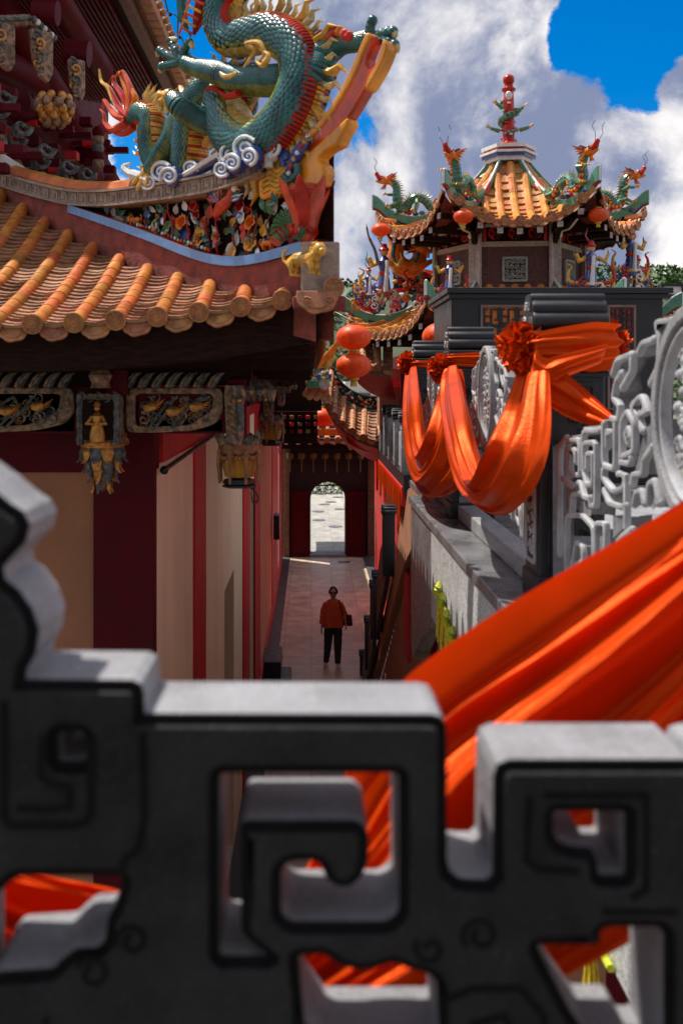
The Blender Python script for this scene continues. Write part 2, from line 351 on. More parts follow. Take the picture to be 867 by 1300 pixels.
# paving with slabs and joints
def paving(name,col,sx,sy,rough=.5,joint=(.05,.045,.04),bw=.006):
    m=mat(name,col,rough,.16,2.5,.1,50,dirt=.35,dirtcol=tuple(c*.5 for c in col)); nt=m.node_tree; N=nt.nodes; L=nt.links
    b=N['Principled BSDF']; src=b.inputs['Base Color'].links[0].from_socket
    br=N.new('ShaderNodeTexBrick'); br.inputs['Scale'].default_value=1; br.inputs['Brick Width'].default_value=sx; br.inputs['Row Height'].default_value=sy; br.inputs['Mortar Size'].default_value=bw; br.offset=0
    br.inputs['Color1'].default_value=(1,1,1,1); br.inputs['Color2'].default_value=(.84,.83,.82,1); br.inputs['Mortar'].default_value=(.42,.4,.38,1)
    tc=N.new('ShaderNodeTexCoord'); L.new(tc.outputs['Object'],br.inputs['Vector'])
    x=N.new('ShaderNodeMix'); x.data_type='RGBA'; x.blend_type='MULTIPLY'; x.inputs[0].default_value=1; L.new(src,x.inputs[6]); L.new(br.outputs['Color'],x.inputs[7]); L.new(x.outputs[2],b.inputs['Base Color'])
    return m
pav=paving('alley_paving',(.60,.47,.36),.62,.62,.42); pavd=mat('dark_kerb_stone',(.06,.055,.055),.5,.2,3,.1,60)
m=MB(); m.add([(-.72,2,GZ),(2.3,2,GZ),(2.3,35,GZ),(-.72,35,GZ)],[(0,1,2,3)],pav,False); struct(m.build('alley_floor',origin=(0,20,GZ)))
m=MB(); m.box((-1.0,2,GZ-.3),(-.72,34.4,GZ+.02),pavd); struct(m.build('drain_kerb'))
m=MB(); m.box((1.78,26.5,GZ-.2),(2.3,34.2,GZ+.05),pavd); m.box((.9,33.2,GZ-.2),(1.3,33.5,GZ+.006),pavd); struct(m.build('side_kerb'))
pavs=paving('courtyard_paving',(.36,.34,.30),.8,.8,.6)
m=MB(); m.add([(-14,35.2,GZ-.02),(16,35.2,GZ-.02),(16,75,GZ-.02),(-14,75,GZ-.02)],[(0,1,2,3)],pavs,False); struct(m.build('courtyard',origin=(0,50,GZ)))
# ---------------------------------------------------------------- tiled roofs
def roll_row(mb,f,t0,t1,r,L,m,n=7):
    """half-round cover tiles; f(t)->(point, normal, lateral), t grows up the slope"""
    p0=f(t0)[0]; p1=f(t1)[0]; k=max(1,int(round((p1-p0).length/L)))
    for i in range(k):
        ta=t0+(t1-t0)*i/k; tb=t0+(t1-t0)*(i+1.12)/k
        A=f(ta); B=f(min(tb,t1)); vs=[]
        j=random.uniform(-.09,.09)
        for q,rr,lift in ((A,r*.9,0),(A,r*(1.03+j*.5),0),(B,r*.95,0)):
            for s in range(n+1):
                a=-.18+(PI+.36)*s/n; vs.append(q[0]+q[2]*math.cos(a)*rr+q[1]*(math.sin(a)*rr))
        fs=[(b*(n+1)+s,b*(n+1)+s+1,(b+1)*(n+1)+s+1,(b+1)*(n+1)+s) for b in range(2) for s in range(n)]
        mb.add(vs,fs,m,True)
def pan_row(mb,f,t0,t1,w,L,m,n=4,dip=.22):
    p0=f(t0)[0]; p1=f(t1)[0]; k=max(1,int(round((p1-p0).length/L)))
    for i in range(k):
        ta=t0+(t1-t0)*i/k; tb=t0+(t1-t0)*min(k,i+1.2)/k
        A=f(ta); B=f(tb); vs=[]; h=L*.27; j=random.uniform(-.3,.3)*h
        for q,up in ((A,-.1*h),(A,h+j),(B,.15*h)):
            for s in range(n+1):
                x=2*s/n-1; vs.append(q[0]+q[2]*x*w/2+q[1]*(up-dip*w*(1-x*x)*.5))
        mb.add(vs,[(b*(n+1)+s,b*(n+1)+s+1,(b+1)*(n+1)+s+1,(b+1)*(n+1)+s) for b in range(2) for s in range(n)],m,True)
def roundel(mb,c,ax,r,m,detail=True):
    mb.lathe([(r*.9,-r*.7),(r*1.14,-r*.25),(r*1.16,r*.18),(r*.98,r*.2),(r*.92,r*.07),(r*.6,r*.07),(r*.5,r*.2),(r*.34,r*.1),(r*.16,r*.2),(0,r*.2)],c,m,16 if detail else 9,ax)
    if detail:
        q=V((0,0,1)).rotation_difference(ax)
        for k in range(8):
            a=k*PI/4; mb.ball(V(c)+q@V((math.cos(a)*r*.76,math.sin(a)*r*.76,r*.1)),r*.11,m,6,4)
def drip(mb,c,lat,dn,w,h,m,detail=True):
    lp=[]
    N_=14 if detail else 8
    for i in range(N_+1):
        a=PI*i/N_; s=1+ (.07*abs(math.cos(a*3.5)) if detail else 0); lp.append((math.cos(a)*w/2*s,-math.sin(a)**.8*h*s))
    W=lat.cross(dn*-1)
    mb.ext2([lp],h*.16,h*.03,V(c),lat,dn*-1,m,0)
    if detail:
        for q in (-.28,.28): mb.tube([V(c)+lat*(x*w)+dn*(y*h)+W*h*.1 for x,y in spiral2(q,.42,.03,.16,1.2,0,10)],h*.035,m,4)
        mb.tube([V(c)+lat*(math.cos(a)*w*.4)+dn*(math.sin(a)*h*.82)+W*h*.1 for a in [PI*i/10 for i in range(11)]],h*.04,m,4)
def tile_face(Sf,cols,t0,tops,r,sp,L,mr,mp,me,detail=True,mbs=None,ends=True):
    """Sf(a,t) point of the roof; returns builders: rolls, pans, eave ends"""
    A,B,E=mbs or (MB(),MB(),MB())
    def fr(a):
        def f(t):
            p=Sf(a,t); n=(Sf(a+.02,t)-Sf(a-.02,t)).cross(Sf(a,t+.02)-Sf(a,t-.02)).normalized()
            if n.z<0: n=-n
            lat=(Sf(a+.02,t)-Sf(a-.02,t)).normalized(); return p+n*.004,n,lat
        return f
    for i,a in enumerate(cols):
        te=tops(a)
        if te>t0+.03:
            f=fr(a); roll_row(A,f,t0,te,r,L,mr,7 if detail else 5)
            if ends: p,n,l=f(t0); d=(Sf(a,t0)-Sf(a,t0+.03)).normalized(); roundel(E,p+n*r*.2+d*.026,(d+V((0,-.0,-.0))).normalized(),r*1.06,me,detail)
        b=a+sp/2; te=tops(b)
        if te>t0+.02:
            f=fr(b); pan_row(B,f,t0-.01,te,sp-r*1.1,L*.46 if detail else L*.6,mp)
            if ends: p,n,l=f(t0); d=(Sf(b,t0)-Sf(b,t0+.03)).normalized(); dn=(V((0,0,-1))+d*.5).normalized(); drip(E,p-d*.012-n*.012,l,dn,sp*.74,sp*.40,me,detail)
    return A,B,E
# ---------------------------------------------------------------- the temple hall at left
hall=thing('temple_hall','large dark red temple hall with cream wall bays, orange tiled eave and carved brackets','temple',(-3.5,9,GZ))
YW=6.2; XW=-1.0
m=MB()
def seg(y0,y1,z0,z1): m.box((XW-.35,y0,z0),(XW,y1,z1),cream)
seg(6.24,11.5,GZ,.2); seg(11.5,12.9,-2.42,.2); seg(12.9,15.9,GZ,.2); seg(15.9,17.5,-1.75,.2); seg(17.5,33.9,GZ,.2)
m.box((-7,YW,GZ),(-1.34,YW+.3,-.56),tanpl)  # cream front wall coloured tan, its deep shade painted in
m.build('wall',hall)
m=MB()
m.box((-1.345,YW-.05,GZ),(XW+.03,YW+.07,-.2),maroon,.006)            # corner pillar
m.build('corner_pillar',hall)
for a,b in ((8.43,9.3),(14.5,15.95),(17.5,19.3),(25.3,29.5),(31.2,33.9)):
    m=MB(); m.box((XW-.02,a,GZ),(XW+.022,b,-.35),redp,.006); m.build('pilaster',hall)
m=MB(); m.box((XW-.02,6.55,-.53),(XW+.03,33.9,.2),redp,.004); m.box((XW-.02,15.9,GZ),(XW+.04,33.9,GZ+.34),redp,.01); m.build('side_beam',hall)
m=MB(); m.box((-7,YW-.03,-.56),(XW+.01,YW+.3,.3),maroon); m.build('front_beam',hall)
m=MB(); m.tube([(XW+.075,6.3,-.555),(XW+.075,9.9,-.5)],.016,blackm,8); m.ball((XW+.075,6.28,-.556),.028,blackm,10,6); m.build('rail_pipe',hall)
m=MB(); m.box((XW-.3,11.5,GZ),(XW-.22,12.9,-2.42),dwood)
for k in range(9):
    z=GZ+.3+k*.38; m.tube([(XW-.2,11.6+.1*(k%2),z),(XW-.17,12.2,z+.25),(XW-.2,12.8,z)],.03,stone_d,6); m.ball((XW-.18,12.2,z+.05),.09,stone_d,8,5)
m.build('carved_door_panel',hall)
m=MB(); m.box((XW-.33,15.95,GZ),(XW-.25,17.5,-1.75),dwood); m.box((XW-.25,16.6,GZ),(XW-.22,16.7,-1.8),blackm); m.build('door',hall)
# eave front slope, hip and side slope
xc=.07; Y0=5.0
def ez(x): u=max(0,(x+1.5)/1.6); return .285+.165*u**1.9
def near_roof(x,t): return V((x,Y0+t,ez(x)*(1-.0)+.30*t+.085*t*t+ .0))
def side_roof(y,t): return V((xc-t,y,ez(xc-(y-Y0)*1.)*(1.)+.30*t+.085*t*t))
cols=[-.142-.208*k for k in range(17)]
A,B,E=tile_face(near_roof,cols,0,lambda a: min(3.2,max(0,xc-a-.09)),.043,.208,.135,tile,tilep,tilec)
A.build('cover_tiles',hall); B.build('pan_tiles',hall); E.build('eave_tile_ends',hall)
m=MB(); m.grid(lambda u,v: near_roof(xc-u*4.4,v*min(3.6,u*4.4))+V((0,0,-.035)),30,12,claym)
m.grid(lambda u,v: side_roof(Y0+u*4.4,v*min(3.6,u*4.4))+V((0,0,-.035)),30,12,claym); m.build('roof_bed',hall)
cs=[Y0+.25+.22*k for k in range(58)]
A,B,E=tile_face(lambda a,t: side_roof(a,t),cs,0,lambda a: min(1.6,max(0,a-Y0-.1)),.043,.22,.16,tile,tilep,tilec,False)
A.build('side_cover_tiles',hall); B.build('side_pan_tiles',hall); E.build('side_tile_ends',hall)
# fascia + soffit, under the tiles
m=MB()
m.grid(lambda u,v: V((xc-.03-u*5.5,Y0+.07,ez(xc-u*5.5)-.035-v*(.20-.02*u))),20,1,dwood)
m.grid(lambda u,v: V((xc-.03-u*5.5,Y0+.07+v*1.2,ez(xc-u*5.5)-.235+.02*u)),20,1,dwood)
m.grid(lambda u,v: V((xc-.05,Y0+.07+u*13,ez(xc-u*13)-.035-v*.14)),20,1,brwood)
m.grid(lambda u,v: V((xc-.05-v*1.0,Y0+.07+u*13,ez(xc-u*13)-.175)),20,1,dwood)
m.build('eave_soffit',hall)
m=MB()
for k in range(26):                                                         # rafters under the side eave
    y=Y0+.3+k*.45; z=ez(xc-(y-Y0))-.21; m.box((-1.0,y,z-.05),(xc-.08,y+.09,z+.03),dwood)
m.build('side_rafters',hall)
m=MB(); m.box((-6.5,5.78,-.02),(-.36,5.92,.10),dwood); m.box((-6.5,5.80,-.30),(-.5,5.9,-.03),maroon); m.box((-.50,5.8,-.14),(-.36,17.5,.12),dwood); m.build('eave_purlin',hall)
# carved brackets hanging below the purlin
def HB(x,y,d=5.74): return P(x,y,d)
def leafcurl(mb,c,r,m,ax=V((1,0,0)),up=V((0,0,1)),cw=1,turn=1.3,w=.16):
    mb.tube([V(c)+ax*x*r+up*z*r for x,z in spiral2(0,0,.08,1.,turn,0,16,cw)],[r*w*(.5+.5*i/16) for i in range(17)],m,6)
def bracket(x0,x1,flip):
    m=MB(); W_=x1-x0; y0,y1=492,549
    lp=[(0,0),(1,0),(1,-.55),(.93,-.8),(.72,-.95),(.35,-1),(.0,-1)]
    if flip: lp=[(1-a,b) for a,b in lp][::-1]
    o=HB(x0,y0,5.78); U_=W_*5.78/FPX; H_=(y1-y0)*5.78/FPX
    pts=[(a*U_,b*H_) for a,b in lp]
    inn=[(a*U_,b*H_) for a,b in ([(.1,-.14),(.9,-.14),(.88,-.5),(.66,-.82),(.35,-.86),(.1,-.86)] if not flip else [(.1,-.14),(.9,-.14),(.9,-.86),(.65,-.86),(.34,-.82),(.12,-.5)])]
    m.ext2([rnd(pts,.05),rnd(inn,.03)],.07,.008,o,V((1,0,0)),V((0,0,1)),carvew)
    m.box((o.x+.01,5.80,o.z-H_*.98),(o.x+U_-.01,5.83,o.z-.01),brwood)
    for k in range(26): leafcurl(m,o+V((random.uniform(.12,.85)*U_,-.012,random.uniform(-.8,-.2)*H_)),random.uniform(.018,.034),[carvew,carveb,darkgold][k%3],cw=(-1)**k,w=.26)
    rs=random.Random(int(x0+99))
    for k in range(9):
        a=rs.uniform(.15,.85); b=rs.uniform(-.75,-.2)
        leafcurl(m,o+V((a*U_,-.035,b*H_)),rs.uniform(.025,.05),carveb if k%3 else carvew,cw=rs.choice((-1,1)))
    for k in range(5):
        a=rs.uniform(.1,.5); m.tube([o+V((x*U_,-.03,z*H_)) for x,z in cr([(a,-.9),(a+.15,-.45),(a+.1+.3*rs.random(),-.2)],6)],.009,carveb,5)
    b=m.build('carved_bracket',hall)
    for k in range(3):
        g=MB(); c=o+V(((.25+.24*k)*U_,-.045,(-.42-.1*(k%2))*H_)); g.ball(c,.034,gold,10,7,(1.3,.6,.9),noisy=.25)
        for q in range(5): g.tube([c+V((.02,0,0)),c+V((.05+.01*q,-.01,-.02+.016*q))],[.007,.002],gold,4)
        g.build('gilded_fruit',b)
    # leaf crest above
    m=MB(); n_=max(3,int(W_/17))
    for k in range(n_):
        c=HB(x0+(k+.5)*W_/n_,491,5.72); s=.034
        for q,mm in ((0,carvew),(1,carveb)):
            cc=c+V((q*.022-.01,-.012*q,0)); m.tube([cc+V((-s,0,0)),cc+V((-s*.3,-.01,s*1.2)),cc+V((s*.5,-.012,s*2.1)),cc+V((s*1.1,-.01,s*2.4))],[s*.75,s*.8,s*.5,s*.1],mm,7,flat=.5)
    m.build('leaf_crest',b)
bracket(-70,96,0); bracket(161,284,1) if False else bracket(161,284,0)
# lotus pendants
def pendant(x0,x1,y0,y1,y2,d,name='lotus_pendant'):
    w_=(x1-x0)*d/FPX; c=P((x0+x1)/2,y0,d); m=MB(); h1=(y1-y0)*d/FPX; h2=(y2-y1)*d/FPX
    m.box((c.x-w_/2,d,c.z-h1),(c.x+w_/2,d+w_,c.z),carvew,.006); m.box((c.x-w_*.36,d-.012,c.z-h1*.9),(c.x+w_*.36,d+.01,c.z-h1*.12),dwood)
    for s in (-1,1): m.tube([(c.x+s*w_*.44,d-.01,c.z-h1*i/8) for i in range(9)],[w_*(.07+.02*(i%2)) for i in range(9)],carveb,7)
    for k in range(5): leafcurl(m,V((c.x-w_*.4+k*w_*.2,d-.02,c.z-h1*.06)),w_*.12,carveb,cw=(-1)**k)
    b=m.build(name,hall)
    g=MB(); z=c.z-h1                                        # gilded standing figure
    g.lathe([(w_*.17,0),(w_*.2,h1*.1),(w_*.12,h1*.38),(w_*.15,h1*.5),(w_*.06,h1*.58)],(c.x,d-.03,z+.02),gold,12)
    g.ball((c.x,d-.035,z+h1*.72),w_*.075,gold,10,7); g.lathe([(w_*.09,0),(w_*.06,w_*.1),(0,w_*.12)],(c.x,d-.035,z+h1*.76),gold,8)
    for s in (-1,1): g.tube([(c.x+s*w_*.12,d-.04,z+h1*.56),(c.x+s*w_*.22,d-.06,z+h1*.42),(c.x+s*w_*.06,d-.085,z+h1*.42)],[w_*.05,w_*.05,w_*.03],gold,6)
    g.tube([(c.x-w_*.3,d-.02,z+.01),(c.x+w_*.3,d-.02,z+.01)],w_*.05,gold,6)
    g.build('gilded_figure',b)
    l=MB()                                                   # acanthus skirt
    for row in range(4):
        rr=w_*(.56-.1*row); zz=z-h2*(.02+.22*row); n_=11-row*2
        for k in range(n_):
            a=2*PI*(k+.5*(row%2))/n_; ca,sa=math.cos(a),math.sin(a); o=V((c.x,d+w_*.5,zz)); s=h2*.34
            mm=gold if (k+row)%2 else carveb
            pts=[o+V((ca*rr*.85,sa*rr*.85,0)),o+V((ca*rr*1.02,sa*rr*1.02,-s*.4)),o+V((ca*rr*.98,sa*rr*.98,-s*.8)),o+V((ca*rr*1.16,sa*rr*1.16,-s*1.08))]
            tq=V((-sa,ca,0))
            l.grid(lambda u,v,pts=pts,tq=tq,rr=rr: V(samp([tuple(p) for p in pts],u))+tq*((v-.5)*rr*.62*(1-.8*u**2)*(1+.18*math.sin(u*22)))+V((ca,sa,0))*(-.012*abs(v-.5)*2),7,4,mm)
    l.lathe([(w_*.4,0),(w_*.3,-h2*.5),(w_*.12,-h2*.95),(0,-h2)],(c.x,d+w_*.5,z),carvew,12)
    l.build('acanthus_skirt',b)
    g=MB(); g.lathe([(w_*.5,0),(w_*.56,-.01),(w_*.52,-.03)],(c.x,d+w_*.5,z+.012),gold,16)
    for k in range(10): a=k*PI/5; leafcurl(g,(c.x+math.cos(a)*w_*.55,d+w_*.5+math.sin(a)*w_*.55,z+.01),w_*.1,gold)
    g.build('gilded_collar',b)
pendant(99,152,500,565,626,5.62)
m=MB(); c=P(128,470,5.6); m.lathe([(.05,0),(.07,-.03),(.05,-.07),(.06,-.1)],c,carvew,10); m.box((c.x+.03,5.65,c.z-.14),(c.x+.14,5.8,c.z),maroon); m.build('hanging_boss',hall)
# hanging posts with carved faces along the side eave
for i,d in enumerate((5.75,10.2,14.6,21.8)):
    m=MB(); x=-.43; z0=-.0; z1=-.31
    m.box((x-.055,d,z1-.02),(x+.055,d+.11,z0+.02),maroon,.01)
    for k in range(5): m.tube([(x-.05+.02*k,d-.03,z0-.02),(x-.055+.025*k,d-.035,-.08),(x-.02+.012*k,d-.02,-.13)],.014,carveb if k%2 else carvew,6)
    m.ext2([rnd([(-.06,-.02),(.05,-.02),(.055,-.3),(.03,-.34),(-.045,-.33)],.03)],.04,.008,V((x-.01,d-.02,-.02)),V((1,0,0)),V((0,0,1)),carvew)
    for k in range(7): m.tube([(x-.05,d-.045,-.08-.035*k),(x-.015,d-.052,-.10-.035*k),(x+.0,d-.045,-.15-.03*k)],[.012,.01,.004],carvew,5)
    m.tube([(x+.02,d-.05,-.12),(x+.03,d-.055,-.2),(x+.02,d-.05,-.28)],[.014,.02,.012],carveb,7); m.ball((x+.022,d-.056,-.105),.014,gold,8,6)
    m.build('hanging_post',hall)
    m=MB(); 
    for k in range(9): a=-1.2+k*.3; m.tube([(x+.07+.1*math.sin(a),d+.1,.0),(x+.09+.13*math.sin(a),d+.02,-.05),(x+.1+.12*math.sin(a),d+.05,-.11)],[.02,.024,.006],carveb if k%2 else carvew,6,flat=.6)
    m.build('carved_cluster',hall)
    m=MB(); m.box((-1.0,d+.02,-.22),(x,d+.12,-.06),maroon); m.build('tie_beam',hall)
# ---------------------------------------------------------------- the hip ridge with its frieze
SQ=math.sqrt(.5)
def H(s,z,off=0.): return V((xc-s-off*SQ,Y0+s-off*SQ,z))
def HP(x,y,off=0.):
    k=(x-CX)/FPX; s=(xc-5*k)/(1+k); return H(s,(CY-y)*(Y0+s)/FPX,off)
def li(tab,s):
    if s<=tab[0][0]: return tab[0][1]
    for (a,b),(c,d) in zip(tab,tab[1:]):
        if s<=c: return b+(d-b)*(s-a)/(c-a)
    return tab[-1][1]
ZB=[(.03,.665),(.17,.64),(.35,.62),(.5,.63),(.7,.70),(.95,.825),(1.25,.96),(1.62,1.12),(6,2.9)]
ZT=[(-.2,1.26),(.1,1.15),(.32,1.085),(.5,1.06),(.75,1.065),(.98,1.085),(1.3,1.11),(1.6,1.17),(2.0,1.32),(2.4,1.49),(3.2,1.86),(4.2,2.4)]
zb=lambda s: sum(li(ZB,s+d) for d in (-.08,0,.08))/3
zt=lambda s: sum(li(ZT,s+d) for d in (-.1,0,.1))/3
m=MB()
m.grid(lambda u,v: (lambda s: H(s,(.2+.30*s+.085*s*s)*(1-v)+v*zb(s),.065+.01*noise.noise(V((s*6,v*3,1)))))(.0+u*1.64),60,4,claym)
m.grid(lambda u,v: (lambda s: H(s,(.2+.30*s+.085*s*s)*(1-v)+v*(zt(s)+.01),.065+.01*noise.noise(V((s*6,v*3,1)))))(1.62+u*2.6),60,4,claym)
m.grid(lambda u,v: (lambda s: H(s,(.2+.30*s+.085*s*s)*(1-v)+v*zt(s),-.065))(u*4.2),30,2,claym)
m.box(tuple(H(.06,.43,-.05)),tuple(H(.0,.62,.10)),claym)
m.build('ridge_plaster',hall)
m=MB(); m.grid(lambda u,v: H(u*1.62,zb(u*1.62)+.052*v,.078),60,1,bluet,False); m.grid(lambda u,v: H(u*1.62,zb(u*1.62)+.052,.078-.14*v),60,1,pinkc,False)

m.build('blue_tile_band',hall)
m=MB(); m.grid(lambda u,v: (lambda s: H(s,zb(s)+.05+(zt(s)-zb(s)-.04)*v,-.05))(u*1.64),40,2,dwood); m.build('frieze_back',hall)
m=MB()
def band(s0,s1,za,zc,oa,mm,n=70):
    ring=[(za,oa),(zc,oa),(zc,-oa),(za,-oa),(za,oa)]
    for (a,b),(c,d) in zip(ring,ring[1:]): m.grid(lambda u,v,a=a,b=b,c=c,d=d: (lambda s: H(s,zt(s)+a+(c-a)*v,b+(d-b)*v))(s0+(s1-s0)*u),n,1,mm,False)
band(.26,4.2,0,.075,.085,beige); band(.26,4.2,.076,.09,.105,beige); band(.26,4.2,-.012,-.001,.1,beige)
s=.3
while s<3.6:
    q=.082
    for pl in ([(0,.008),(0,.066),(.78,.066),(.78,.02),(.3,.02),(.3,.045),(.55,.045)],):
        m.tube([H(s+a*q,zt(s+a*q)+z,.088) for a,z in pl],.0062,beige,4)
    s+=q
m.build('key_pattern_band',hall)
m=MB(); m.tube([H(s_,zt(s_)+.1,0) for s_ in [1.15+i*.1 for i in range(31)]],.06,tile,8); m.build('ridge_cap_tiles',hall)
# corner block + prow
m=MB(); a=H(.02,.42,.0); m.box((a.x-.10,a.y-.13,.42),(a.x+.09,a.y+.08,.69),beige,.01); m.build('corner_block',hall)
m=MB(); m.box((a.x-.14,a.y-.17,.36),(a.x+.12,a.y+.1,.42),claym,.01)
roundel(m,V((a.x+.06,a.y-.18,.46)),V((0,-1,.1)).normalized(),.045,tilec); drip(m,V((a.x-.02,a.y-.19,.44)),V((1,0,0)),V((0,-.3,-1)).normalized(),.2,.11,tilec)
m.build('corner_eave_tile',hall)
def hpl(pts): 
    out=[]
    for x,y in pts:
        p=HP(x,y); out.append((-(xc-p.x)*math.sqrt(2),p.z))
    return out
UH=V((SQ,-SQ,0)); OH=V((xc,Y0,0)); ZV=V((0,0,1))
m=MB()
red_=cr([(331,217),(368,200),(408,162),(433,130),(454,90),(470,52),(476,46),(479,56),(472,76),(474,88),(481,84),(487,68),(491,54),(497,60),(492,78),(482,98),(466,122),(449,150),(425,178),(392,205),(350,232)],7)
m.ext2([hpl(red_)],.07,.012,OH,UH,ZV,flamec,2,0.,True)
m.ext2([hpl(cr([(331,215),(368,197),(407,160),(431,130),(452,90),(468,52),(474,44),(477,50),(470,66),(458,96),(440,128),(416,162),(376,203),(338,226)],4))],.09,.01,OH,UH,ZV,amberc,2,0.,True)
m.ext2([hpl(cr([(493,52),(498,60),(491,82),(478,106),(470,116),(474,100),(484,84),(489,68)],3))],.08,.008,OH,UH,ZV,amberc,2,0.,True)
m.build('upturned_prow',hall)
m=MB(); m.ext2([hpl([(q[0],q[1]) for q in rnd([(334,228),(380,208),(408,186),(430,166),(448,150),(450,158),(438,180),(436,186),(422,192),(410,204),(418,212),(420,222),(414,236),(410,238),(396,236),(336,256)],7)])],.085,.015,OH,UH,ZV,amberc,2,0.,True)
for k in range(5): m.tube([HP(x,y,.05) for x,y in cr([(342,246-k*7),(352,240-k*7),(362,243-k*6),(374,234-k*7)],4)],.011,yelc,6)
m.build('prow_bracket',hall)
m=MB()                                                    # little blue sea beast on the prow bracket
m.tube([HP(x,y,.06) for x,y in cr([(378,224),(384,206),(394,190),(402,178)],6)],[.02+.012*math.sin(i/18*PI) for i in range(19)],bluec,9)
for k in range(7): x,y=samp([(378,224),(384,206),(394,190),(402,178)],k/6); m.ball(HP(x+3,y-1,.08),.014,[whitec,redc,yelc][k%3],8,6)
m.tube([HP(x,y,.07) for x,y in cr([(372,226),(380,231),(390,222),(388,210)],5)],[.018]*15+[.004],teal,8)
for k in range(4): m.tube([HP(398,182,.08),HP(404+k*3,172+k*3,.09)],[.012,.003],[redc,grnc][k%2],6)
m.build('sea_beast_relief',hall)
m=MB()                                                    # red tulip vase below the prow
c=HP(392,300,.02); c.z=HP(392,292).z
prof=[(.04,-.06),(.06,-.02),(.055,.04),(.075,.11),(.11,.19),(.10,.21)]
m.lathe(prof,c,redc,16,rib=.08,ribn=5)
for k in range(7):
    a=k*2*PI/7; m.tube([V(z) for z in cr([tuple(c+V((math.cos(a)*.04,math.sin(a)*.04,-.02))),tuple(c+V((math.cos(a)*.06,math.sin(a)*.06,.08))),tuple(c+V((math.cos(a)*.095,math.sin(a)*.095,.16))),tuple(c+V((math.cos(a)*.15,math.sin(a)*.15,.25)))],4)],[.02,.026,.032,.036,.04,.042,.043,.042,.04,.034,.026,.016,.004],redc if k%2 else pinkc,7,flat=.5)
m.build('tulip_finial',hall)
# ---------------------------------------------------------------- frieze ornaments
fz=thing('ceramic_frieze','ceramic roses, foliage and beasts set in the dark recess of the curved roof ridge','ridge ornament',H(.6,.7,.05))
def rose(c,r,m_,par,name='rose'):
    m=MB(); W=V((-SQ,-SQ,0))
    q=V((0,0,1)).rotation_difference((W+V((0,0,.25))).normalized()); rs=random.Random(int(c.x*999)+int(c.z*999))
    for ring,(n_,rr,ti) in enumerate(((3,.3,.25),(5,.55,.6),(6,.85,1.0))):
        for k in range(n_):
            a=2*PI*k/n_+ring*.5+rs.uniform(-.1,.1)
            def f(u,v,a=a,rr=rr,ti=ti):
                w_=(v-.5)*2; ang=a+w_*(1.9/ n_*2.0)*(1-.15*u); rad=r*rr*(.35+.65*u**.7)*(1-.12*w_*w_)*(1+.12*u*u*ti); z=r*(.75-.45*rr)*u**.5*1.3-r*.18*ti*u*u*u+r*.05*math.sin(9*v)
                return V(c)+q@V((math.cos(ang)*rad,math.sin(ang)*rad,z))
            m.grid(f,6,6,m_)
    m.ball(V(c),r*.42,m_,8,6)
    return m.build(name,par)
RK=1.4
def leaf(m,c,d,l,w_,mm,bend=.3,n=6):
    d=V(d).normalized(); side=d.cross(V((.5,.8,.3))).normalized(); nn=side.cross(d)
    m.grid(lambda u,v: V(c)+d*l*u+side*((v-.5)*w_*math.sin(PI*min(.97,u+.06))*(1+.15*math.sin(u*20)))+nn*(l*bend*u*u-abs(v-.5)*w_*.4),n,4,mm)
for x,y,r,mm in ((234,283,.036,orangec),(257,303,.038,yelc),(264,283,.030,pinkc),(321,283,.034,orangec),(322,309,.04,yelc),(252,274,.026,redc),(248,262,.026,redc),(352,312,.032,redc),(308,262,.03,redc),(276,300,.022,yelc)):
    rose(HP(x,y,.01),r*1.4,mm,fz)
rs=random.Random(3); m=MB(); m2=MB()
for k in range(170):
    s=.10+rs.random()**.8*1.25; z=zb(s)+.06+rs.random()*max(.02,zt(s)-zb(s)-.11)
    if s>1.0 and rs.random()<.6: continue
    p=H(s,z,rs.uniform(-.05,.03)); a=rs.uniform(0,2*PI)
    leaf(m if k%3 else m2,p,(math.cos(a)*SQ-.3,-math.cos(a)*SQ-.3,math.sin(a)),rs.uniform(.05,.10),rs.uniform(.03,.05),[grnc,leafg,teal,whitec,grnc][k%5] if k%3 else [pinkc,redc,whitec,yelc,bluec][k%5])
m.build('leaf_spray',fz); m2.build('petal_spray',fz)
m=MB()
for k in range(16):
    s=.15+k*.06+rs.uniform(-.02,.02); p=H(s,zb(s)+.05,.0); q=[p]
    for i in range(4): q.append(q[-1]+V((rs.uniform(-.03,.03),rs.uniform(-.03,.01),rs.uniform(.03,.08))))
    q=[v for v in q if v.z<zt(max(0,xc-v.x))-.02]
    if len(q)>2: m.tube(q,[.009,.008,.007,.005,.003][:len(q)],[claym,redc,brwood][k%3],5)
m.build('branch_work',fz)
m=MB()                                                    # row of small blossoms at the left end
for k in range(26):
    s=.62+k*.022; m.ball(H(s,zb(s)+.065+.012*rs.random(),.03),.012,[redc,yelc,whitec,grnc][k%4],7,5,noisy=.3)
for k in range(7): s=.76+.02*k; leaf(m,H(s,zb(s)+.05,.0),(rs.uniform(-.3,.3),0,1),.13,.03,bluec)
m.build('blossom_row',fz)
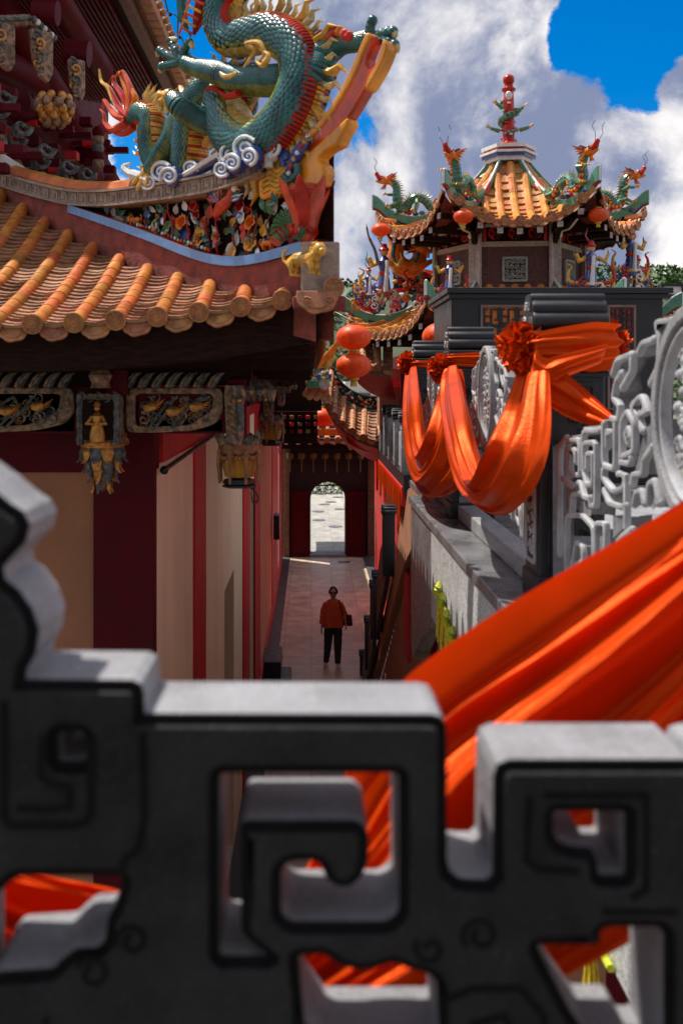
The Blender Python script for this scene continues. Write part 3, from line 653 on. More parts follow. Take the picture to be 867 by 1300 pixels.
def beast(name,c,s,mm,par,flip=1):                       # small crouching lion / tiger in relief
    m=MB(); X_=UH*flip; c=V(c); o=V((-SQ,-SQ,0))
    g=lambda x,z,y=0: c+X_*x*s+ZV*z*s+o*y*s
    m.tube([g(x,z) for x,z in cr([(-.9,.35),(-.5,.55),(0,.5),(.4,.55),(.75,.75)],4)],[s*r for r in ([.30]*4+[.33]*4+[.28]*4+[.26]*4+[.22])],mm,10)
    m.ball(g(.95,.85,.1),s*.30,mm,12,8,noisy=.15); m.ball(g(1.18,.75,.2),s*.16,yelc,8,6)
    for q in (-.15,.15): m.ball(g(.85,1.12,q),s*.09,mm,6,5)
    for x in (-.7,.5):
        for y in (-.12,.22): m.tube([g(x,.35,y),g(x+.12,.1,y+.05),g(x+.05,-.1,y),g(x+.25,-.12,y+.05)],[s*.17,s*.12,s*.09,s*.08],mm,7)
    m.tube([g(x,z,.1) for x,z in cr([(-.95,.4),(-1.25,.6),(-1.2,.95),(-.95,1.0)],4)],[s*.07]*12+[s*.03],mm,6)
    for k in range(12): m.ball(g(.7+.3*math.cos(k),.8+.35*math.sin(k),.05),s*.09,yelc if k%2 else mm,6,4)
    return m.build(name,par)
beast('tiger_figure',HP(176,286,.02),.055,orangec,fz,-1)
beast('tiger_figure',HP(348,316,.04),.05,orangec,fz,1)
b=beast('golden_lion_figure',HP(388,350,.0)+V((.0,-.19,0)),.115,yelc,fz,1)
m=MB(); c=HP(382,345,0)+V((-.02,-.2,0))
for k in range(22): a=rs.uniform(0,PI); leaf(m,c+V((.06*math.cos(a)-.02,.0,.09+.05*math.sin(a))),(math.cos(a),-.2,math.sin(a)),.075,.035,[redc,grnc,pinkc][k%3])
m.build('mane_foliage',b)
m=MB()                                                    # phoenix in relief
c=HP(297,262,.06)
m.tube([c+UH*x+ZV*z for x,z in cr([(-.09,-.05),(-.03,.0),(.03,.03),(.05,.07),(.085,.075)],4)],[.012,.02,.027,.032,.036,.036,.034,.03,.026,.022,.02,.02,.02,.018,.016,.012,.006],pinkc,9)
m.ball(c+UH*.075+ZV*.08,.02,whitec,8,6); m.tube([c+UH*.09+ZV*.078,c+UH*.125+ZV*.065],[.008,.001],yelc,6)
for k in range(9): leaf(m,c+UH*(-.01)+ZV*.02+V((-.02,-.02,0)),UH*(-1+.13*k)+ZV*(.25+.15*k),.15-.006*k,.03,[redc,bluec,teal,yelc][k%4],.1)
for k in range(8): leaf(m,c+UH*.02+ZV*.02,UH*(.3+.1*k)+ZV*(.9-.12*k),.12,.025,[whitec,bluec,grnc][k%3],.1)
m.build('phoenix_figure',fz)
m=MB()                                                    # fern at the foot of the tulip
c=HP(374,290,.06)
for k in range(9):
    a=PI*(.2+.09*k); 
    for i in range(7):
        p=c+UH*math.cos(a)*.018*i+ZV*(.02*i*math.sin(a)-.001*i*i); leaf(m,p,UH*math.cos(a+.9)+ZV*math.sin(a+.9),.03,.01,grnc,n=3); leaf(m,p,UH*math.cos(a-.9)+ZV*math.sin(a-.9),.03,.01,leafg,n=3)
m.build('fern_spray',fz)
# ---------------------------------------------------------------- big dragon on the ridge
def offp(x,y,off): return HP(x,y,off)
dr=thing('ridge_dragon','large teal scaled ceramic dragon coiling over the near roof ridge, claws spread','dragon statue',H(.5,1.15,0))
def scaled(name,path,sgn,par,k=9,n=16,spikes=True,off=0.,scale_m=teal,sl=.022,fin=True,ridge=True,belly=True):
    P3=cr(path,k); pts=[]; rad=[]
    for x,y,r,o in P3: p=offp(x,y,off+o); pts.append(p); rad.append(r*p.y/FPX*(.86 if fin else 1.))
    W=V((-SQ,-SQ,0)); Lc=[0]
    for i in range(1,len(pts)): Lc.append(Lc[-1]+(pts[i]-pts[i-1]).length)
    for i in range(len(pts)):
        q=min(Lc[i],Lc[-1]-Lc[i])/max(1e-6,rad[i]*.9)
        if q<1: rad[i]*=max(.12,math.sqrt(1-(1-q)**2))
    N_=len(pts); vs=[];fs=[];ms=[]; frames=[]
    for i,p in enumerate(pts):
        t=(pts[min(i+1,N_-1)]-pts[max(0,i-1)]).normalized(); d=(t.cross(W)*sgn).normalized(); w2=t.cross(d).normalized()
        if w2.dot(W)<0: w2=-w2
        frames.append((p,t,d,w2,rad[i]))
        for j in range(n):
            a=2*PI*j/n; rr=rad[i]*(1+.0*math.sin(a)); vs.append(p+d*math.cos(a)*rr+w2*math.sin(a)*rr)
    def col(a):
        c=math.cos(a)
        return redc if (ridge and c>.93) else (yelc if (belly and c<-.82) else (tealu if scale_m is teal else scale_m))
    for i in range(N_-1):
        for j in range(n): fs.append((i*n+j,i*n+(j+1)%n,(i+1)*n+(j+1)%n,(i+1)*n+j)); ms.append(col(2*PI*(j+.5)/n))
    fs.append(tuple(range(n-1,-1,-1))); ms.append(scale_m); fs.append(tuple((N_-1)*n+j for j in range(n))); ms.append(scale_m)
    b=MB(); b.add(vs,fs,ms)
    # scales
    L=[0]; 
    for i in range(1,N_): L.append(L[-1]+(pts[i]-pts[i-1]).length)
    def at(l):
        i=0
        while i<N_-2 and L[i+1]<l: i+=1
        f=max(0,min(1,(l-L[i])/max(1e-6,L[i+1]-L[i]))); A,B=frames[i],frames[i+1]
        return (A[0].lerp(B[0],f),A[1].lerp(B[1],f).normalized(),A[2].lerp(B[2],f).normalized(),A[3].lerp(B[3],f).normalized(),A[4]*(1-f)+B[4]*f)
    l=sl; row=0
    while l<L[-1]:
        p,t,d,w2,r=at(l); nn=max(6,int(2*PI*r/(sl*.8)))
        for j in range(nn):
            a=2*PI*(j+.5*(row%2))/nn; c=math.cos(a)
            if (ridge and c>.80) or (belly and c<-.72): continue
            nv=d*math.cos(a)+w2*math.sin(a); cv=w2*math.cos(a)-d*math.sin(a); q=p+nv*r*.99; w_=2*PI*r/nn*.55
            pt=lambda x,y,z: q+cv*x*w_-t*y*sl+nv*z*sl
            b.add([pt(-.9,-.3,0),pt(-1,.5,.18),pt(-.55,1.05,.3),pt(0,1.3,.34),pt(.55,1.05,.3),pt(1,.5,.18),pt(.9,-.3,0),pt(0,.4,.46)],[(7,0,1),(7,1,2),(7,2,3),(7,3,4),(7,4,5),(7,5,6),(7,6,0)],(olive if (scale_m is teal and c<-.45) else scale_m),True)
        l+=sl*.8; row+=1
    body=b.build(name,par,smooth_angle=50)
    if belly:
        b=MB(); l=.01
        while l<L[-1]:
            p,t,d,w2,r=at(l); q=[p-d*math.cos(a)*r*1.03+w2*math.sin(a)*r*1.03 for a in (-.75,-.4,0,.4,.75)]
            b.tube(q,sl*.33,[yelc,yelc,redc][int(l/sl/.62)%3] if belly=='r' else (yelc if int(l/sl)%2 else pale),6); l+=sl*.55
        b.build('belly_plates',body)
    if ridge:
        b=MB(); l=.01; q_=0
        while l<L[-1]:
            p,t,d,w2,r=at(l)
            b.tube([p+d*math.cos(a)*r*1.02+w2*math.sin(a)*r*1.06 for a in (.1,.45,.8)],sl*.24,redc,5)
            b.tube([p+d*math.cos(a)*r*1.05+w2*math.sin(a)*r*1.02 for a in (-.12,.05,.24)],[sl*.27]*3,yelc,5)
            b.tube([p+d*math.cos(a)*r*1.02+w2*math.sin(a)*r*1.06 for a in (-.02,-.25,-.42)],sl*.24,redc,5)
            l+=sl*.5
        b.build('back_ridge',body)
    if fin:
        b=MB(); l=.02; q_=0
        while l<L[-1]:
            p,t,d,w2,r=at(l); h=r*(.80+.45*((q_*7)%3)/2); 
            z=[p+d*r*.96,p+d*(r+h*.45)-t*h*.16,p+d*(r+h*.8)-t*h*.05+w2*h*.05,p+d*(r+h*1.15)-t*h*.42]
            b.tube(z,[h*.20,h*.24,h*.14,h*.01],[pale,pale,yelc][q_%3],6,flat=.6); l+=sl*1.25; q_+=1
        b.build('back_fin',body)
    return body,at,L
scaled('tail_coil',[(166,152,13,-.02),(180,143,16,0),(197,151,18,.02),(201,174,20,.04),(204,198,22,.03),(214,222,22,.0)],1,dr,belly='r',sl=.021)
scaled('hind_body',[(232,224,24,-.03),(237,196,26,-.02),(240,160,27,-.02),(247,126,26,-.04),(266,106,26,-.08),(284,120,27,-.10),(290,148,27,-.08)],-1,dr,belly='r',sl=.024)
scaled('main_body',[(268,118,26,-.05),(283,140,30,-.03),(297,168,34,0),(324,186,36,.02),(357,172,37,.03),(381,135,37,.02),(388,96,36,.0),(378,62,32,0),(352,44,28,.03),(324,49,26,.05),(303,52,24,.06),(291,34,23,.06),(292,8,24,.05),(302,-20,26,.03),(300,-60,28,.0),(280,-90,28,-.02),(255,-92,27,-.02)],1,dr,sl=.033,n=18)
# neck, beard and head (mostly above the frame)
m=MB(); m.tube([offp(x,y,.10) for x,y in cr([(276,-60),(283,-30),(281,0),(272,26),(264,50)],5)],[.10,.105,.11,.11,.105,.10,.09,.085,.08,.075,.07,.065,.06,.056,.05,.045,.04,.03,.022,.014,.008],redc,12,flat=.6)
for k in range(12): x,y=samp([(276,-60),(283,-30),(281,0),(272,26),(264,50)],k/11); m.tube([offp(x-16+k*.6,y+1,.15),offp(x,y-5,.185),offp(x+18-k,y+1,.15)],.008,[yelc,pinkc][k%2],6)
m.tube([offp(x,y,.13) for x,y in cr([(252,-60),(256,-20),(254,10),(257,34),(266,54)],5)],[.035]*10+[.03]*5+[.024,.018,.012,.008,.006,.003],teal,8)
m.build('throat_beard',dr)
m=MB(); hc=offp(240,-95,.06)
m.ball(hc,.115,grnc,14,10,(1.3,1.3,.8),noisy=.12); m.tube([hc,hc+UH*-.18+ZV*.02,hc+UH*-.29+ZV*.05],[.1,.075,.055],teal,12,flat=.7)
m.tube([hc+ZV*-.05,hc+UH*-.15+ZV*-.11,hc+UH*-.24+ZV*-.10],[.07,.05,.03],redc,10,flat=.6)
for q in (-1,1):
    o=V((-SQ,-SQ,0))*q*.07; m.ball(hc+UH*-.07+ZV*.07+o,.03,whitec,10,7); m.ball(hc+UH*-.085+ZV*.075+o*1.25,.014,blackm,8,6)
    m.tube([hc+o+UH*.02+ZV*.08,hc+o*1.4+UH*.14+ZV*.16,hc+o*1.2+UH*.25+ZV*.17],[.025,.018,.004],pale,8)
    for k in range(6): m.tube([hc+o*1.3+UH*.08,hc+o*(1.6+.1*k)+UH*(.16+.02*k)+ZV*(-.12+.05*k)],[.03,.003],yelc,6)
for k in range(6): m.tube([hc+UH*(-.14-.02*k)+ZV*-.01,hc+UH*(-.145-.02*k)+ZV*-.045],[.01,.001],whitec,5)
m.build('head',dr)
m=MB()                                                    # pale chin tufts that just enter the frame
for k in range(6): m.tube([offp(252,-14,.12),offp(240-k*3,-6+k*2,.13),offp(228-k*2+5*(k%2),2+k*1.5,.12)],[.014,.01,.002],pale,6)
m.build('chin_tuft',dr)
def limb(name,path,rr,claws,mm=teal,off=.0,palm=None,nail=pale,scl=.016):
    P3=cr([(x,y,r) for (x,y),r in zip(path,rr)],10); path4=[(x,y,r,off*min(1,-.25+1.25*i/(len(P3)*.55))) for i,(x,y,r) in enumerate(P3)]
    b,at,L=scaled(name,path4,1,dr,k=1,n=14,fin=False,ridge=False,belly=False,sl=scl)
    c=MB(); pe=offp(*path[-1],off)
    c.ball(pe,.042,mm,12,8,(1,1,1),noisy=.2)
    for cl in claws:
        q=[offp(x,y,off+.02) for x,y in cl]; q=[V(a) for a in cr([tuple(a) for a in [pe]+q],4)]
        n_=len(q); c.tube(q,[.028-.012*i/n_ if i<n_*.7 else .021*(1-(i-n_*.7)/(n_*.32)) +.001 for i in range(n_)],mm,8,ang=lambda a,i,n_=n_: nail if i>n_*.62 else mm)
        for q1 in q[2:-3:2]: c.ball(q1,.026,mm,8,6)
    c.build('claw_foot',b); return b
limb('fore_leg',[(364,100),(342,104),(318,106),(296,98),(272,92),(256,84)],[20,19,17,14,11,11],[[(250,72),(244,60),(252,58)],[(240,78),(230,72),(226,80)],[(240,90),(232,92),(230,100)],[(262,70),(268,62),(272,70)]],off=.13)
limb('hind_leg',[(384,112),(400,94),(402,70),(420,54),(442,50),(462,46)],[24,24,20,13,11,12],[[(463,32),(466,23),(460,27)],[(478,40),(492,37),(494,46)],[(480,48),(494,54),(498,64)],[(466,58),(460,70),(462,80)]],off=-.06)
limb('back_foot',[(222,150),(224,170),(222,188),(212,206),(200,222)],[13,13,12,11,10],[[(194,228),(184,238)],[(198,232),(190,244)],[(206,230),(200,244)]],off=.07,mm=yelc)
limb('raised_paw',[(268,160),(258,150),(248,136),(240,128)],[15,14,12,10],[[(232,128),(228,140)],[(234,136),(232,148)],[(242,136),(240,150)]],off=.14,mm=yelc)
m=MB()                                                    # flaming tail
for k,(pth) in enumerate(([(166,152),(150,132),(140,112),(131,104),(128,88)],[(166,152),(152,148),(142,136),(136,128),(135,140)],[(168,156),(150,166),(140,158),(138,146),(133,140)],[(168,150),(160,126),(148,108),(146,98),(140,106)],[(170,148),(168,122),(160,102),(156,93),(150,100)],[(170,150),(175,128),(170,108),(162,92),(158,98)],[(172,160),(160,170),(146,168),(138,160)],[(170,150),(156,138),(148,122),(143,112)],[(174,144),(178,128),(174,116),(168,106)])):
    q=cr(pth,5); n_=len(q); m.tube([offp(x,y,.01+.012*(k%3)) for x,y in q],[.034-.03*i/n_ for i in range(n_)],[orangec,pinkc,pinkc,redc][k%4] if k else yelc,8,flat=.8)
m.build('tail_flame',dr)
m=MB()
for k in range(13): a=1.6+k*.14; m.tube([offp(186,140,.0),offp(186+math.cos(a)*-20,140-math.sin(a)*18,.02),offp(186+math.cos(a)*-26+4,140-math.sin(a)*(32+5*(k%2)),.01)],[.014,.012,.001],[pale,yelc][k%2],6)
m.build('tail_tuft',dr)
m=MB()                                                    # gold flourishes on the body
for pth in ([(352,98),(360,88),(366,76),(356,70),(372,68),(378,82),(370,92)],[(345,104),(330,110),(322,104)],[(372,76),(384,84),(376,96),(368,90)]):
    q=cr(pth,5); n_=len(q); m.tube([offp(x,y,.235) for x,y in q],[.017*(1-.75*abs(2*i/n_-1)) for i in range(n_)],yelc,7)
m.tube([offp(x,y,.12) for x,y in cr([(325,124),(310,128),(296,118),(280,120)],4)],[.03]*6+[.025]*4+[.018,.01,.003],redc,8,flat=.6)
m.build('gold_flourish',dr)
m=MB()                                                    # red knot muscles by the raised claw
for k in range(7): m.ball(offp(404+k*6,44+4*math.sin(k*1.3)-k*.4,-.02),.03,[redc,orangec,pinkc][k%3],9,6,noisy=.2)
m.build('flame_muscle',dr)
def cloudswirl(m,x,y,r,off,cw=1,a0=0):
    q=[offp(px,py,off) for px,py in spiral2(x,y,r*.05,r*.86,1.9,a0,34,cw)]; n_=len(q)
    k=r*5.6/FPX
    m.lathe([(k*.98,-.02),(k,.01),(k*.8,.028),(0,.034)],offp(x,y,off-.03),bluec,18,V((-SQ,-SQ,0)))
    m.tube(q,[k*(.09+.09*i/n_) for i in range(n_)],whitec,7)
for i,(nm,lst) in enumerate((('main',[(340,195,19,.16,1,0),(318,200,16,.14,-1,1),(352,206,13,.2,1,2),(331,214,13,.2,-1,3),(307,206,12,.1,1,4),(310,220,12,.16,-1,0),(362,190,14,.10,1,2),(296,200,10,.08,1,1)]),('mid',[(312,72,13,.03,1,0),(326,86,10,.02,-1,2)]),('left',[(222,222,16,.1,1,0),(238,228,14,.13,-1,2),(206,234,11,.1,1,3),(252,216,12,.06,1,1),(240,212,12,.03,1,1)]))):
    m=MB()
    for a in lst: cloudswirl(m,*a)
    if nm=='main':
        for k in range(7): m.tube([offp(x,y,.05+.02*(k%3)) for x,y in cr([(292+k*13,226-k*2),(298+k*12,212-k*3),(308+k*11,206)],4)],.026,[bluec,whitec][k%2],8)
    if nm=='left': m.tube([offp(x,y,.03) for x,y in ((236,230),(262,214),(292,199))],[.045,.035,.04],bluec,8); m.tube([offp(x,y,.07) for x,y in ((240,228),(292,197))],.016,whitec,6); m.tube([offp(x,y,.08) for x,y in cr([(204,232),(190,226),(178,222),(172,214),(180,210)],4)],[.03]*8+[.025]*4+[.02,.016,.012,.01,.008],whitec,8)
    m.build('cloud_base',dr)
# small rear ridge house ornament seen between the coils
og=thing('ridge_pavilion_ornament','small green roofed ceramic pavilion half hidden between the coils of the big dragon','ridge ornament',H(1.0,1.1,-.6))
m=MB(); 
for k in range(3): a=offp(262+k*14,168+k*12,-.4); m.ext2([[(-.06,-.02),(.06,-.02),(.045,.03),(0,.05),(-.045,.03)]],.1,.005,a,UH,ZV,greent)
m.build('green_roof',og)
m=MB()
for k in range(9): a=offp(258+k*8,186+k*6,-.4); m.tube([a,a+V((.03,-.08,-.06))],.018,tilec,7)
m.build('tile_row',og)
# ---------------------------------------------------------------- upper hall, dark under its own eave
up=thing('upper_hall','dark red upper storey of the temple with deep bracketed eave above the near tiled roof','temple storey',(-3.6,10,1.2))
XE=-1.72; ZE=3.43
m=MB(); m.box((-6,7.6,1.0),(-3.05,15,4.2),maroon); m.build('wall',up)
m=MB()
m.add([(XE,7.0,ZE),(XE,12.7,ZE),(-3.4,12.7,ZE+.35),(-3.4,7.0,ZE+.35)],[(0,1,2,3)],dwood,False)
for k in range(34): x=XE-.10-k*.05; m.box((x-.014,7.0,ZE-.03+.01*k*.9),(x+.014,12.7,ZE+.02+.01*k*.9),maroon)
m.build('soffit',up)
m=MB(); m.box((XE-.0,7.0,ZE-.03),(XE+.10,12.7,ZE+.09),brwood,.01); m.box((XE+.105,7.0,ZE+.07),(XE+.145,12.7,ZE+.15),brwood)
m.build('eave_board',up)
m=MB()
for k in range(28):
    y=7.0+k*.2; m.box((XE+.15,y,ZE+.05),(XE+.26,y+.19,ZE+.17+.01*(k%2)),tilec,.01); m.ball((XE+.28,y+.1,ZE+.17),.04,tilec,7,5)
m.build('eave_tiles',up)
m=MB(); m.tube([(XE+.33+.03*math.sin(i*1.3),7.0+i*.2,ZE+.26+.05*math.sin(i*2.1)) for i in range(28)],.008,blackm,4)
for i in range(14): m.ball((XE+.34+.03*math.sin(i*2.6),7.1+i*.4,ZE+.27+.05*math.sin(i*4.2)),.022,blackm,6,4)
m.build('fairy_light_cable',up)
m=MB(); m.add([(XE+.2,7.0,ZE+.16),(XE+.2,12.7,ZE+.16),(-5,12.7,ZE+1.5),(-5,7.0,ZE+1.5)],[(0,1,2,3)],tilep,False); m.build('roof_slope',up)
for (x0,y0,d0),(x1,y1,d1),r in (((-30,-40,7.4),(150,260,10.2),.15),((20,130,7.4),(118,222,9.4),.12),((-40,60,7.4),(60,110,8.6),.13),((55,-30,7.4),(130,90,9.4),.11)):
    m=MB(); m.tube([P(x0,y0,d0),P(x1,y1,d1)],r,maroon,14); m.build('round_beam',up)
for x,y,d,r in ((58,14,7.3,.09),(98,66,7.6,.10),(118,192,8.6,.12)): m=MB(); m.tube([P(x-14,y,d),P(x+16,y+3,d)],r,maroon,14); m.build('beam_end',up)
for i in range(7):
    m=MB()
    for j in range(5):
        p=P(-10+i*24+j*3,110+j*26+i*9,7.0+.28*i); s=.05; m.box(tuple(p-V((s,s,s*.7))),tuple(p+V((s,s,s*.7))),maroon if (i+j)%3 else redp,.008)
        if j%2: m.box((p.x-.18,p.y-.03,p.z-.03),(p.x+.18,p.y+.03,p.z+.02),maroon)
    m.build('bracket_block',up)
for x,y,d,s in ((24,178,7.3,1.05),(54,205,7.4,1.),(82,226,7.6,1),(106,234,7.9,1),(2,140,7.2,1.1)):
    m=MB(); c=P(x,y,d)
    for k in range(5): leafcurl(m,c+V((.03*k-.06,-.03*k,.035*k-.07)),.07*s,carveb,V((.9,.3,0)),cw=(-1)**k,turn=1.0,w=.3)
    m.tube([c+V((-.1,0,-.1)),c+V((0,-.02,-.16)),c+V((.05,0,-.3))],[.03,.03,.015],carvew,7)
    m.build('carved_dragon_bracket',up)
for x,y,d,w_,h_ in ((52,72,7.2,.175,.37),(97,102,7.5,.13,.31),(3,60,7.1,.18,.34)):
    m=MB(); c=P(x,y,d); pts=[(-.5,.5),(.5,.5),(.5,-.3),(.3,-.5),(0,-.42),(-.35,-.1)]
    m.ext2([rnd([(a*w_,b*h_) for a,b in pts],.02)],.05,.008,c,V((.8,.6,0)),ZV,carvew)
    for k in range(6): leafcurl(m,c+V((.02*(k%2)-.01,-.06,h_*(.35-.13*k))),.045,[carveb,gold,carvew][k%3],V((.8,.6,0)),cw=(-1)**k,w=.25)
    m.build('carved_apron',up)
m=MB(); a=P(-10,28,7.1); b=P(40,26,7.2); m.tube([a,b],.045,carvew,6); m.tube([b,P(66,50,7.4)],.045,carvew,6)
for k in range(9): p=a.lerp(b,k/8); m.ball(p+V((0,-.04,0)),.026,carveb,7,5,(1.3,.6,.6))
for k in range(7): p=b.lerp(P(66,50,7.4),k/6); m.ball(p+V((.03,-.03,.0)),.024,[carveb,white][k%2],7,5)
m.build('painted_lintel',up)
m=MB(); c=P(70,140,7.3)                                      # golden lotus boss
for row,(rr,z,n_) in enumerate(((.10,.085,8),(.12,.04,9),(.115,-.01,8),(.09,-.055,7),(.06,-.09,6))):
    for k in range(n_):
        a=2*PI*(k+.5*(row%2))/n_; p=c+V((math.cos(a)*rr,math.sin(a)*rr,z)); m.ball(p,.042,[gold,carvew,gold][row%3],9,7,(.75,.75,.95))
m.ball(c,.1,gold,12,8); m.build('lotus_boss',up)
m=MB()
for k in range(24): p=P(-6,196,7.1).lerp(P(52,232,7.4),k/23); m.box((p.x-.012,p.y-.03,p.z-.04),(p.x+.012,p.y,p.z+.03),white)
m.tube([P(-10,190,7.1),P(56,232,7.4)],.022,white,5); m.tube([P(-10,204,7.1),P(56,244,7.4)],.02,white,5); m.build('white_railing',up)
m=MB(); 
for k in range(5): c=P(125,168+k*10,8.0); m.ball(c,.05,[maroon,carvew,carveb][k%3],9,6,(1,.8,1.1))
m.build('painted_beam_nose',up)
# ---------------------------------------------------------------- near stone railing
DR=1.10
def rl(pts): return [((x-CX)*DR/FPX,(CY-y)*DR/FPX) for x,y in pts]
outer=[(-260,1460),(-260,560),(-60,588),(-18,618),(8,640),(26,652),(34,668),(29,690),(12,708),(0,722),(2,738),(20,752),(37,776),(46,803),(42,832),(31,852),(29,867),(165,868),(176,873),(180,884),(181,911)]+\
 [(548,912),(560,915),(567,924),(568,940),(568,1095),(572,1112),(584,1122),(600,1124),(620,1124),(628,1116),(629,990),(634,976),(648,970),(880,970),(890,978),(896,990),(903,975),(918,970),(1080,970),(1080,1460)]
H1=rnd([(508,1165),(508,985),(277,985),(277,1222),(345,1222),(332,1212),(306,1190),(306,1048),(455,1048),(468,1062),(468,1095),(460,1118),(445,1131),(428,1131),(414,1120),(408,1102),(395,1097),(368,1098),(356,1108),(356,1165),(368,1178),(492,1178)],9)
H2=rnd([(-40,1330),(-40,1175),(-8,1140),(20,1117),(155,1117),(148,1150),(135,1172),(133,1200),(120,1212),(93,1212),(76,1226),(65,1238),(20,1241),(-11,1243),(-25,1262)],8)
H3=rnd([(682,1205),(764,1205),(764,1188),(772,1182),(838,1182),(847,1190),(847,1372),(826,1372),(810,1342),(762,1341),(726,1291),(700,1240)],6)
H4=rnd([(378,1218),(412,1217),(430,1230),(455,1238),(478,1235),(500,1227),(520,1236),(545,1242),(556,1252),(560,1345),(414,1345),(404,1330),(386,1307)],6)
H5=rnd([(704,1034),(797,1034),(797,1118),(762,1118),(760,1096),(752,1082),(735,1082),(712,1076),(704,1064)],6)
H6=rnd([(71,932),(106,932),(109,972),(71,972)],9)
fr=thing('stone_railing','dark grey carved granite railing with square scroll fretwork, closest to the viewer','railing',(0.1,1.16,-1.0))
m=MB()
loops=[outer,H1,H2,H3,H4,H5,H6]
m.ext2([rl(l) for l in loops],.124,.0045,V((0,DR+.012+.062,0)),V((1,0,0)),ZV,stone_f,3)
m.build('fretwork_slab',fr,smooth_angle=0)
m=MB()
gr=[stroke2([(116,936),(116,1032),(108,1044),(92,1048),(14,1048),(6,1038),(6,890)],11),
    stroke2([(55,934),(52,985),(66,996),(88,1000),(90,1024),(60,1028),(22,1026)],9),
    stroke2([(182,930),(184,1040),(176,1078),(158,1092),(152,1110)],10),
    stroke2([(690,1010),(820,1010),(820,1130),(800,1140)],9),stroke2([(672,1012),(668,1092),(684,1104),(735,1106)],9),
    stroke2(spiral2(168,1195,22,6,1.3,PI*.9,18),7),stroke2(spiral2(118,1236,22,7,1.2,PI*1.1,18),7),
    stroke2(spiral2(610,1188,24,7,1.3,PI*.8,20),7),stroke2(spiral2(546,1205,20,6,1.1,PI*1.2,18,-1),7),
    stroke2([(560,1272),(600,1255),(660,1255),(690,1290),(700,1400)],9),stroke2([(600,1400),(600,1300),(640,1290),(655,1320)],9),
    stroke2([(765,1158),(860,1158)],8),stroke2([(380,1290),(372,1400)],9),stroke2([(60,1290),(40,1420)],8)]
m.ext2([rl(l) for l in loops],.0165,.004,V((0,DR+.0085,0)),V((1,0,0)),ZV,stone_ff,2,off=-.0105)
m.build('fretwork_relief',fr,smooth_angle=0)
m=MB()
for g_ in gr: m.ext2([rl(g_)],.0012,.0003,V((0,DR-.0002,0)),V((1,0,0)),ZV,groove,0)  # thin dark strips laid on the face as carved lines
m.build('carved_line',fr,smooth_angle=0)
m=MB(); m.ext2([rl(l) for l in loops],.006,.002,V((0,DR+.0118,0)),V((1,0,0)),ZV,groove,1,off=.0008); m.build('groove_bed',fr,smooth_angle=0)
m=MB(); m.box((-.75,DR-.03,-1.15),(1.2,DR+.17,-.97),stone,.01); m.build('base_rail',fr)
# ---------------------------------------------------------------- side balustrade
bal=thing('stone_balustrade','grey granite balustrade with scroll topped posts running beside the alley, draped in red','balustrade',(1.1,5,-1.0))
XB=.98
m=MB(); m.box((XB-.16,1.3,-1.02),(XB+.55,8.4,-.955),polish,.008); m.box((XB-.02,8.405,-1.02),(XB+.55,9.75,-.957),polish,.008); m.build('ledge',bal)
m=MB()
for a,b in ((1.3,3.2),(3.205,5.0),(5.005,6.9)): m.box((XB-.15,a,-1.62),(XB-.02,b,-1.022),speckled,.004)
m.build('granite_apron',bal)
m=MB(); m.ext2([[(-6.91,-1.022),(-6.91,-1.7),(-7.6,-1.95),(-8.3,-2.3),(-8.38,-2.2),(-8.38,-1.022)][::-1]],.12,.004,V((XB-.08,0,0)),V((0,-1,0)),ZV,polish); m.build('polished_apron',bal)
posts=[4.3,6.96,9.3]
def scrollcap(m,y,x0,x1,z,s=1.):
    def arcs(c,r,a0,a1,n=8): return [(c[0]+r*math.cos(a0+(a1-a0)*i/n),c[1]+r*math.sin(a0+(a1-a0)*i/n)) for i in range(n+1)]
    h=s
    pr=arcs((-.085*h,.042*h),.045*h,-PI*.5,-PI*1.35,8)+arcs((-.075*h,.103*h),.030*h,-PI*.8,-PI*1.4,6)+arcs((-.045*h,.148*h),.024*h,-PI*.9,-PI*1.5,6)
    pr=pr+[(-a,b) for a,b in pr[::-1]]
    pr=[(-a,b) for a,b in pr]
    m.ext2([pr],x1-x0,.006,V(((x0+x1)/2,y,z)),V((0,1,0)),ZV,stone_d,1)
    for sg in (-1,1):
        m.tube([V((x0-.003,y+a,z+b)) for a,b in spiral2(sg*.065*h,.045*h,.006*h,.03*h,1.6,0,20,sg)],.006*h,carved,5)
        m.tube([V((x0-.003,y+a,z+b)) for a,b in spiral2(sg*.03*h,.115*h,.004*h,.022*h,1.4,0,16,sg)],.005*h,carved,5)
